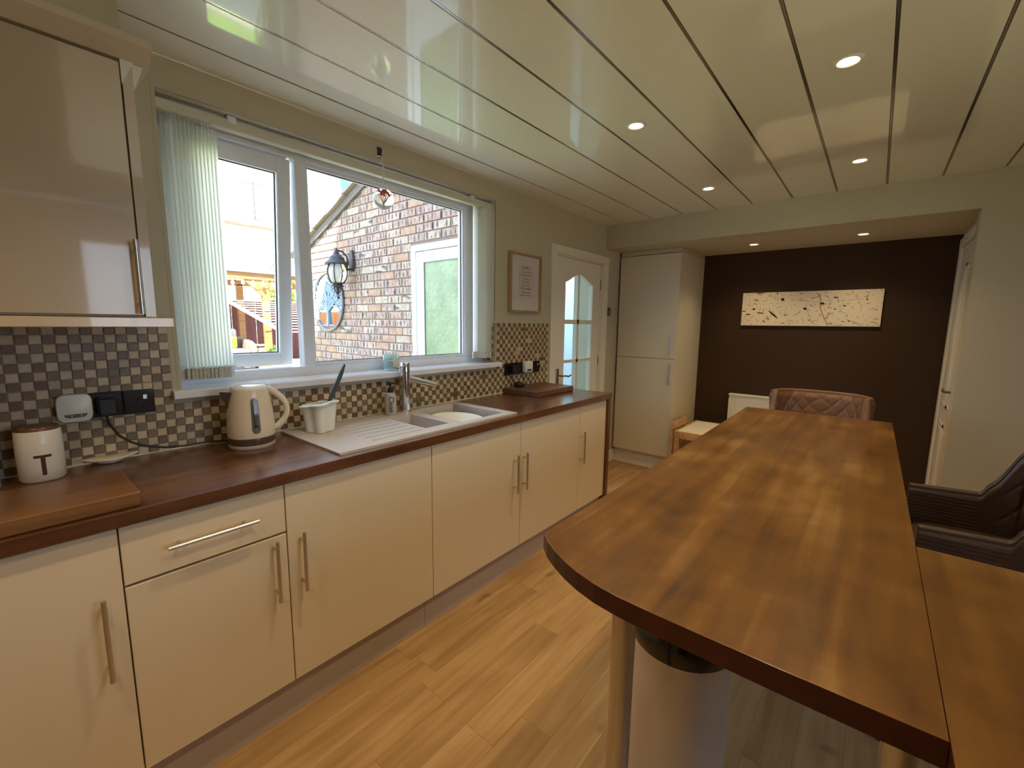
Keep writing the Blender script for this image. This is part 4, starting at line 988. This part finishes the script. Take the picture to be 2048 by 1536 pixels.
# brick extension
EX, EY1 = 2.35, 3.22
ext = thing('brick_extension', 'brick gable extension with a half glazed door seen through the window', 'building', (EX, 1.7, GZ))
DY0, DY1, DZ = .37, 1.270, 2.075
def rake(y_): return 2.735-(y_-1.94)*.383
part('wall_core', G().prism([(T, GZ), (DY0, GZ), (DY0, DZ), (DY1, DZ), (DY1, GZ), (EY1, GZ), (EY1, rake(EY1)), (T, rake(T))], EX+.004, EX+.09, axis='X'), mat('brick_mortar', (.25, .19, .165), .9), ext)
def brick_mat(i, c1, c2, streak):
    m = bpy.data.materials.new('brick_%d' % i); m.use_nodes = True; N, L = nodes(m); b = N['Principled BSDF']; b.inputs['Roughness'].default_value = .85
    t = N.new('ShaderNodeTexCoord'); oi = N.new('ShaderNodeObjectInfo'); vm = N.new('ShaderNodeVectorMath'); vm.operation = 'ADD'
    k = N.new('ShaderNodeMath'); k.operation = 'MULTIPLY'; k.inputs[1].default_value = 31; L.new(oi.outputs['Random'], k.inputs[0])
    cx = N.new('ShaderNodeCombineXYZ'); L.new(k.outputs[0], cx.inputs[1]); L.new(k.outputs[0], cx.inputs[0]); L.new(t.outputs['Object'], vm.inputs[0]); L.new(cx.outputs[0], vm.inputs[1])
    n = N.new('ShaderNodeTexNoise'); n.inputs['Scale'].default_value = 22; n.inputs['Detail'].default_value = 6; L.new(vm.outputs[0], n.inputs['Vector'])
    r = N.new('ShaderNodeValToRGB'); r.color_ramp.elements[0].position = .35; r.color_ramp.elements[0].color = (*c1, 1); r.color_ramp.elements[1].position = .68; r.color_ramp.elements[1].color = (*c2, 1)
    L.new(n.outputs['Fac'], r.inputs[0]); col = r.outputs[0]
    mp = N.new('ShaderNodeMapping'); mp.inputs['Scale'].default_value = (1, 16, 9) if streak == 1 else (1, 4, 15); mp.inputs['Location'].default_value = (0, 0, .5)
    L.new(vm.outputs[0], mp.inputs['Vector'])
    n3 = N.new('ShaderNodeTexNoise'); n3.inputs['Scale'].default_value = 1.0; n3.inputs['Detail'].default_value = 2; L.new(mp.outputs[0], n3.inputs['Vector'])
    r3 = N.new('ShaderNodeValToRGB'); r3.color_ramp.elements[0].position = .61 if streak == 1 else .60; r3.color_ramp.elements[0].color = (0, 0, 0, 1); r3.color_ramp.elements[1].position = .67; r3.color_ramp.elements[1].color = (1, 1, 1, 1)
    fac3 = n3.outputs['Fac']
    if streak == 1:
        sp_ = N.new('ShaderNodeSeparateXYZ'); L.new(t.outputs['Object'], sp_.inputs[0])
        a1 = N.new('ShaderNodeMath'); a1.operation = 'MULTIPLY_ADD'; a1.inputs[1].default_value = 2*PI/.056; L.new(sp_.outputs['Y'], a1.inputs[0]); L.new(k.outputs[0], a1.inputs[2])
        a2 = N.new('ShaderNodeMath'); a2.operation = 'SINE'; L.new(a1.outputs[0], a2.inputs[0])
        a3 = N.new('ShaderNodeMath'); a3.operation = 'MULTIPLY_ADD'; a3.inputs[1].default_value = .22; L.new(a2.outputs[0], a3.inputs[0]); L.new(n3.outputs['Fac'], a3.inputs[2])
        b1 = N.new('ShaderNodeMath'); b1.operation = 'MULTIPLY'; b1.inputs[1].default_value = 34; L.new(sp_.outputs['Z'], b1.inputs[0])
        b2 = N.new('ShaderNodeMath'); b2.operation = 'POWER'; b2.inputs[1].default_value = 4; L.new(b1.outputs[0], b2.inputs[0])
        b3 = N.new('ShaderNodeMath'); b3.operation = 'MULTIPLY_ADD'; b3.inputs[1].default_value = -.16; L.new(b2.outputs[0], b3.inputs[0]); L.new(a3.outputs[0], b3.inputs[2]); fac3 = b3.outputs[0]
    L.new(fac3, r3.inputs[0])
    mx = N.new('ShaderNodeMix'); mx.data_type = 'RGBA'; L.new(r3.outputs[0], mx.inputs[0]); L.new(col, mx.inputs[6]); mx.inputs[7].default_value = (.115, .105, .105, 1) if streak else (*c1, 1)
    L.new(mx.outputs[2], b.inputs['Base Color']); 
    bp = N.new('ShaderNodeBump'); bp.inputs['Strength'].default_value = .5; bp.inputs['Distance'].default_value = .004; L.new(n.outputs['Fac'], bp.inputs['Height']); L.new(bp.outputs[0], b.inputs['Normal'])
    return m
BM = [brick_mat(0, (.33, .195, .145), (.46, .335, .27), 1), brick_mat(1, (.39, .27, .215), (.50, .40, .33), 1), brick_mat(2, (.35, .205, .14), (.45, .305, .225), 0), brick_mat(3, (.37, .28, .22), (.49, .40, .325), 2), brick_mat(4, (.33, .20, .165), (.45, .33, .285), 1)]
random.seed(5)
bl, bh = .215, .065
bmesh_full = [mesh_of(G().box(-.010, .0, -bl/2, bl/2, -bh/2, bh/2, bev=.003), 'brick', m) for m in BM]
cand = []
stuff = G()
j = 0; z = GZ+.0375
while z < 3.45:
    off = 0 if j % 2 else -.1125
    y_ = T+.1125+off
    while y_-bl/2 < EY1:
        a, b_ = max(T, y_-bl/2), min(EY1, y_+bl/2)
        lim = 1.94+(2.735-(z+bh/2))/.383
        b_ = min(b_, lim)
        segs = [(a, b_)]
        if z-bh/2 < DZ:
            segs = []
            if a < DY0: segs.append((a, min(b_, DY0)))
            if b_ > DY1: segs.append((max(a, DY1), b_))
        for a_, c_ in segs:
            if c_-a_ > .02: cand.append((a_, c_, z, random.choice((0, 0, 0, 1, 1, 2, 3, 4, 4))))
        y_ += .225
    z += .075; j += 1
CP = Vector((-.1656, -2.0056, 1.3946))
def bvis(c):
    y_ = (c[0]+c[1])/2; p = Vector((EX, y_, c[2])); q = p-CP
    tt = (.14-CP.y)/q.y; hit = CP+q*tt
    return (.84 < hit.x < 1.92 and 1.15 < hit.z < 2.14), q.length
cand.sort(key=lambda c: (not bvis(c)[0], bvis(c)[1]))
org = ORG[ext.name]
for n_, (a, c_, z, k) in enumerate(cand):
    if n_ < 300:
        o = link('brick', bmesh_full[k], ext, Vector((EX+.004+random.uniform(-.0012, .0012), (a+c_)/2, z))-org); o.scale = (1, (c_-a)/bl, 1)
    else: stuff.box(EX-.006, EX+.004, a, c_, z-bh/2, z+bh/2, mi=k)
o = part('bricks', stuff, BM, ext); o['kind'] = 'stuff'
# verge, roof
def slope_box(g, y0, y1, x0, x1, d0, d1):
    g.prism([(y0, rake(y0)+d0), (y1, rake(y1)+d0), (y1, rake(y1)+d1), (y0, rake(y0)+d1)], x0, x1, axis='X')
g = G(); slope_box(g, T, EY1+.25, EX-.03, EX+.01, -.02, .06); part('bargeboard', g, mat('weathered_board', (.16, .13, .115), .7), ext)
g = G()
for k in range(10):
    y0 = T+k*.33; slope_box(g, y0, y0+.36, EX-.07, 4.5, .062+.012*(k % 2), .085+.012*(k % 2))
part('roof_tiles', g, M_tiler, ext)
part('lead_flashing', G().prism([(2.20, 2.70), (2.58, 2.56), (2.66, 2.92), (2.52, 3.12), (2.20, 3.12)], EX+.12, EX+.7, axis='X'), M_lead, ext)
part('end_wall', G().box(EX+.09, 4.5, EY1-.05, EY1, GZ, rake(EY1)).box(4.42, 4.5, T, EY1, GZ, rake(EY1)), M_render, ext)
# extension door
fr = part('door_frame', G().box(EX-.012, EX+.05, DY1-.055, DY1, GZ, DZ-.055).box(EX-.012, EX+.05, DY0, DY0+.055, GZ, DZ-.055).box(EX-.013, EX+.05, DY0, DY1, DZ-.055, DZ, bev=.003), M_upvc, ext)
lf = part('door', G().box(EX-.002, EX+.045, DY1-.165, DY1-.058, GZ+.02, DZ-.06, bev=.006).box(EX-.002, EX+.045, DY0+.058, DY0+.165, GZ+.02, DZ-.06, bev=.006).box(EX-.002, EX+.045, DY0+.165, DY1-.165, DZ-.155, DZ-.06, bev=.004).box(EX-.002, EX+.045, DY0+.165, DY1-.165, GZ+.02, .95, bev=.004), M_upvc, ext)
M_obs = mat('obscure_glass_painted_greenery', (.27, .34, .20), .35, var=.3, vscale=4, bump=.9, bscale=26)  # opaque; the mottled green paints in greenery reflected by the pane
part('obscure_pane', G().box(EX+.006, EX+.012, DY0+.165, DY1-.165, .95, DZ-.155), M_obs, lf)
part('pane_gasket', G().box(EX-.003, EX+.006, DY1-.169, DY1-.163, .95, DZ-.155).box(EX-.003, EX+.006, DY0+.163, DY0+.169, .95, DZ-.155).box(EX-.003, EX+.006, DY0+.165, DY1-.165, DZ-.159, DZ-.153), mat('grey_gasket', (.2, .22, .24), .6), lf)

# lantern
lx, ly = 2.18, 2.275
t = thing('wall_lantern', 'black cast iron wall lantern on a scrolled bracket on the brick extension', 'wall lantern', (EX, 2.24, 2.0))
part('backplate', G().prism([(2.20+.045*math.cos(PI/8+k*PI/4)+.04, 2.02+.115*math.sin(PI/8+k*PI/4)) for k in range(8)], EX-.035, EX-.007, axis='X', bev=.006), M_iron, t)
part('arm', G().tube([(EX-.03, 2.245, 1.94), (EX-.06, 2.247, 1.925), (EX-.075, 2.25, 1.95), (EX-.06, 2.25, 2.0), (EX-.07, 2.255, 2.06), (EX-.11, 2.265, 2.105), (lx, ly, 2.115), (lx, ly, 2.09)], .009, 10).tube([(EX-.05, 2.25, 2.0), (EX-.09, 2.255, 2.0), (EX-.10, 2.26, 2.04), (EX-.12, 2.265, 2.03), (EX-.13, 2.268, 2.07)], .005, 8), M_iron, t, True)
part('roof', G().lathe([(0, 2.14), (.005, 2.135), (.010, 2.115), (.020, 2.10), (.026, 2.075), (.045, 2.062), (.066, 2.040), (.076, 2.015), (.100, 1.995), (.116, 1.982), (.116, 1.972), (.095, 1.970), (0, 1.985)][::-1], (lx, ly, 0), 24), M_iron, t, 'auto')
part('glass_globe', G().lathe([(.075, 1.97), (.095, 1.92), (.098, 1.885), (.085, 1.83), (.062, 1.785)][::-1], (lx, ly, 0), 24), mat('lantern_glass', (.85, .88, .82), .15, trans=.7), t, True)
g = G()
for k in range(8):
    a = 2*PI*k/8; g.tube([(lx+r_*math.cos(a), ly+r_*math.sin(a), z_) for r_, z_ in ((.078, 1.97), (.099, 1.92), (.102, 1.885), (.089, 1.83), (.064, 1.785))], .0055, 6)
part('ribs', g, M_iron, t, True)
part('base_cup', G().lathe([(0, 1.66), (.008, 1.668), (.018, 1.69), (.010, 1.705), (.022, 1.735), (.060, 1.755), (.066, 1.763), (.045, 1.768), (.050, 1.782), (.068, 1.79), (0, 1.79)], (lx, ly, 0), 24), M_iron, t, 'auto')
g = G()
for k in range(4):
    a = 2*PI*k/4+.4; g.tube([(lx+.055*math.cos(a), ly+.055*math.sin(a), 1.76), (lx+.042*math.cos(a), ly+.042*math.sin(a), 1.72), (lx+.008*math.cos(a), ly+.008*math.sin(a), 1.675)], .004, 6)
g.lathe([(0, 1.625), (.006, 1.63), (.010, 1.65), (.004, 1.665), (0, 1.668)], (lx, ly, 0), 12)
part('finial', g, M_iron, t, True)

# tree of life mirror
t = thing('tree_mirror', 'round garden mirror with a pale metal tree of life on the brick wall', 'garden mirror', (EX-.02, 2.765, 1.61))
cyy, czz, RR_ = 2.765, 1.615, .315
part('mirror', G().cyl((EX-.020, cyy, czz), (EX-.012, cyy, czz), RR_-.005, n=64), mat('outdoor_mirror', (.55, .55, .55), .04, 1), t)
M_tree = mat('pale_blue_metal', (.27, .36, .48), .45)
g = G(); pts = [(EX-.025, cyy+RR_*math.cos(2*PI*k/64), czz+RR_*math.sin(2*PI*k/64)) for k in range(65)]
g.tube(pts, .014, 8, caps=False); part('rim', g, mat('grey_metal_rim', (.20, .21, .24), .45), t, True)
g = G(); random.seed(9)
def limb(p, ang, ln, r_, dep):
    q = (p[0]+ln*math.sin(ang), p[1]+ln*math.cos(ang))
    if math.hypot(q[0], q[1]) > RR_-.012: 
        s_ = (RR_-.012)/math.hypot(q[0], q[1]); q = (q[0]*s_, q[1]*s_)
    m_ = ((p[0]+q[0])/2+random.uniform(-.008, .008), (p[1]+q[1])/2)
    X_ = EX-.028-.0008*dep
    g.tube([(X_, cyy+p[0], czz+p[1]), (X_, cyy+m_[0], czz+m_[1]), (X_, cyy+q[0], czz+q[1])], lambda t_: 1.3*r_*(1-.4*t_), 5)
    if dep == 0:
        return
    for k in range(3 if dep > 1 else 2):
        limb(q if k != 1 else m_, ang+random.uniform(.25, .62)*(1 if k == 0 else -1 if k == 2 else random.choice((-1, 1)))*(1.25 if dep < 3 else 1), ln*random.uniform(.66, .86), r_*.68, dep-1)
limb((0, -.27), 0, .20, .020, 0)
for a in (-1.05, -.62, -.28, 0, .3, .66, 1.08): limb((0, -.10), a, .115, .010, 4)
for k in range(7): g.tube([(EX-.028, cyy+(k-3)*.012, czz-.255), (EX-.028, cyy+(k-3)*.045, czz-.275+.004*abs(k-3))], .006, 5)
part('tree', g, M_tree, t)

# ---- garden at y ~ 9
DZg = .22
struct('ground_deck', G().box(.5, 12, 8.3, 12.5, GZ-.1, DZg), M_slab)
pg = thing('pergola', 'timber garden shelter with string lights at the end of the garden', 'garden shelter', (4, 9.4, DZg))
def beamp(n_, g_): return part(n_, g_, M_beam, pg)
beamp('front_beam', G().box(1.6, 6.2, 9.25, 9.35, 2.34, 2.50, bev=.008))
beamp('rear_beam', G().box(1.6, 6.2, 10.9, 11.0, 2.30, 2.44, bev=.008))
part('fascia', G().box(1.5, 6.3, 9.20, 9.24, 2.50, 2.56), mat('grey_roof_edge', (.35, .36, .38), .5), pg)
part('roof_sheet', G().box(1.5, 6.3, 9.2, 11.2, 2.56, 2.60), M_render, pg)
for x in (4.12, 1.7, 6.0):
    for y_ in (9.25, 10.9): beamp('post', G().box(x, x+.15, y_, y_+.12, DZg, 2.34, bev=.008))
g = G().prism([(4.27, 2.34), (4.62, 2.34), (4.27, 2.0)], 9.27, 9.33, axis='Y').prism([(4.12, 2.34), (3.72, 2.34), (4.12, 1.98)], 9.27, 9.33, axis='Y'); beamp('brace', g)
# string lights
sl = thing('string_lights', 'festoon cord of clear bulbs along the shelter beam', 'string lights', (4, 9.18, 2.3))
part('cord', G().tube([(2.6+.1*k, 9.17, 2.33-.03*abs(math.sin(k*PI/3.6))) for k in range(34)], .006, 5), M_blackm, sl)
for k in range(9):
    x = 3.05+.21*k; part('bulb', G().sph((x, 9.17, 2.235+.02*(k % 2)), .038, 2, (1, 1, 1.25)).cyl((x, 9.17, 2.27), (x, 9.17, 2.32), .014, n=8), mat('festoon_bulb_glow', (1, .95, .8), .3, emit=(1, .93, .75), es=1.6), sl, True)
# red fence boards
fn = thing('garden_fence', 'dark red-brown vertical board fence behind the garden shelter', 'fence', (4, 11.3, DZg))
k = 0; x = 1.2
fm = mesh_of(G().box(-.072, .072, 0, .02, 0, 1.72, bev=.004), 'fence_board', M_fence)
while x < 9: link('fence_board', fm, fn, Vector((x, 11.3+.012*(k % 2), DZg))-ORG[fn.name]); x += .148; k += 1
# orange sunlit fence to the left, reflected in the mirror
f2 = thing('side_fence', 'orange-brown side fence on the left of the garden', 'fence', (-2.5, 8, GZ))
fm2 = mesh_of(G().box(0, .02, -.072, .072, 0, 1.88, bev=.004), 'fence_board', M_fenceo)
y_ = 4.2; k = 0
while y_ < 17: link('fence_board', fm2, f2, Vector((-2.5-.012*(k % 2), y_, GZ))-ORG[f2.name]); y_ += .148; k += 1
# rear fence hides the horizon
# sofa
sf = thing('garden_sofa', 'grey rattan garden sofa with pale cushions under the shelter', 'sofa', (3.3, 9.75, DZg))
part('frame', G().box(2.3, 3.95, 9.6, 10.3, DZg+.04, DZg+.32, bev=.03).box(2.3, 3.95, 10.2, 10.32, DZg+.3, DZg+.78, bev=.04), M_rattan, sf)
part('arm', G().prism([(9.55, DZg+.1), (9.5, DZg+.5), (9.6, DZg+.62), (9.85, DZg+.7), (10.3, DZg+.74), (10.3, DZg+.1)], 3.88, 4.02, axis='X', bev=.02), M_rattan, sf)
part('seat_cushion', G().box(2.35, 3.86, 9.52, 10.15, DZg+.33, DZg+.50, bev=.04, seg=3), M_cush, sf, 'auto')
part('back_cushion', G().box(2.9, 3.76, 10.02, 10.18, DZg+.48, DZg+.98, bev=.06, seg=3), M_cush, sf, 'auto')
single('throw_pillow', G().box(3.33, 3.72, 9.86, 10.0, DZg+.505, DZg+.80, bev=.05, seg=3).xf(Matrix.Translation((3.52, 9.9, 0)) @ Matrix.Rotation(.1, 4, 'Z') @ Matrix.Translation((-3.52, -9.9, 0))), M_yellow, 'yellow scatter cushion on the garden sofa', 'cushion', 'auto', base=(3.52, 9.9, .72))
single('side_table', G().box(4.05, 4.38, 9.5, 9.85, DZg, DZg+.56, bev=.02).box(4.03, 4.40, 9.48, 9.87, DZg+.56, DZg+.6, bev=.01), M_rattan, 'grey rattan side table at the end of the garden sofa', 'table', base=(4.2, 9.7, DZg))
def bush(name, label, cx, cy, cz, rx, ry, rz, n, m, pot=None, seed=1, leafs=.05):
    random.seed(seed); t = thing(name, label, 'plant', (cx, cy, cz))
    g = G()
    for k in range(n):
        v = Vector((random.gauss(0, 1), random.gauss(0, 1), random.gauss(0, 1))).normalized()*random.uniform(.75, 1)
        p = Vector((cx+v.x*rx, cy+v.y*ry, cz+rz+v.z*rz)); a = Vector((random.uniform(-1, 1), random.uniform(-1, 1), random.uniform(-1, 1))).normalized()*leafs; b_ = a.cross(Vector((random.uniform(-1, 1), random.uniform(-1, 1), random.uniform(-1, 1)))).normalized()*leafs*.5
        g.quad(p-a, p+b_, p+a, p-b_)
    o = part('foliage', g, m, t); o['kind'] = 'stuff'
    g = G().sph((cx, cy, cz+rz), 1, 2, (rx*.72, ry*.72, rz*.72)); part('inner_foliage', g, mat('deep_green', (.05, .12, .025), .8), t)
    if pot: pot(t)
    else: part('stem', G().cyl((cx, cy, GZ), (cx, cy, cz+rz), .04, .02, 8), M_beam, t)
    return t
def pot_box(t): part('planter', G().prism([(4.12, DZg), (4.50, DZg), (4.56, DZg+.36), (4.08, DZg+.36)], 8.92, 9.16, axis='Y'), mat('terracotta_planter', (.50, .33, .24), .8), t)
bush('potted_plant', 'leafy green plant in a brown planter beside the shelter post', 4.34, 9.02, DZg+.30, .26, .13, .16, 260, M_leaf, pot_box, 2, .04)
bush('shrub', 'bright green climbing shrub above the red fence', 3.0, 11.9, DZg+1.5, .9, .3, .35, 500, M_leaf, None, 3, .08)
bush('tree', 'pale sunlit tree in front of the far house', 7.15, 15.5, 1.6, .45, .6, 1.1, 400, mat('pale_leaf', (.45, .52, .12), .6), None, 4, .16)
bush('shrub', 'low green plant at the foot of the brick extension corner', 2.15, 3.35, GZ, .18, .16, .42, 180, M_leaf, None, 6, .04)
# white slatted canopy
cp = thing('slatted_canopy', 'white slatted garden canopy catching the sun beside the shelter', 'canopy', (4, 8.4, 1.8))
P1, P3 = Vector((3.30, 9.1, 1.84)), Vector((3.42, 6.6, 1.19))
part('edge_rail', G().tube([P1, P3], .035, 6), M_whitew, cp)
for k in range(13):
    f_ = k/12; p = P1.lerp(P3, f_); q = p+Vector((2.1, .1, .0)); part('slat', G().tube([p, q], .011, 6), M_whitew, cp)
part('support_post', G().cyl((3.6, 6.8, GZ), (3.6, 6.8, 1.24), .03, n=10).cyl((5.2, 6.8, GZ), (5.2, 6.8, 1.24), .03, n=10), M_whitew, cp)
single('wicker_armchair', G().box(2.98, 3.5, 5.6, 6.1, GZ, .30, bev=.04).box(2.98, 3.5, 6.0, 6.12, .25, .72, bev=.05).box(2.95, 3.05, 5.6, 6.1, .2, .48, bev=.03), mat('honey_rattan', (.62, .42, .22), .7, bump=.6, bscale=90), 'honey coloured wicker armchair on the patio beyond the window mullion', 'chair', base=(3.2, 5.9, GZ))
# far house
fh = thing('far_house', 'bright rendered house with a brown tiled roof beyond the garden', 'building', (7, 18, GZ))
part('wall', G().box(-6, 22, 18, 18.3, GZ, 5.25), M_render, fh)
g = G()
for k in range(9): g.prism([(17.7+k*.42, 5.15+k*.13), (17.7+k*.42+.5, 5.15+k*.13+.155), (17.7+k*.42+.5, 5.2+k*.13+.155), (17.7+k*.42, 5.22+k*.13)], -7, 23, axis='X')
part('roof', g, mat('far_roof_tile', (.13, .085, .06), .8, var=.3, vscale=3), fh)
part('aerial', G().cyl((7.9, 19.5, 5.8), (7.9, 19.5, 7.4), .02, n=6).cyl((7.5, 19.5, 7.3), (8.3, 19.5, 7.3), .015, n=6), M_iron, fh)
for x in (2.5, 5.0, 10): part('window', G().box(x, x+1.0, 17.95, 18.0, 3.4, 4.5), M_upvc, fh)
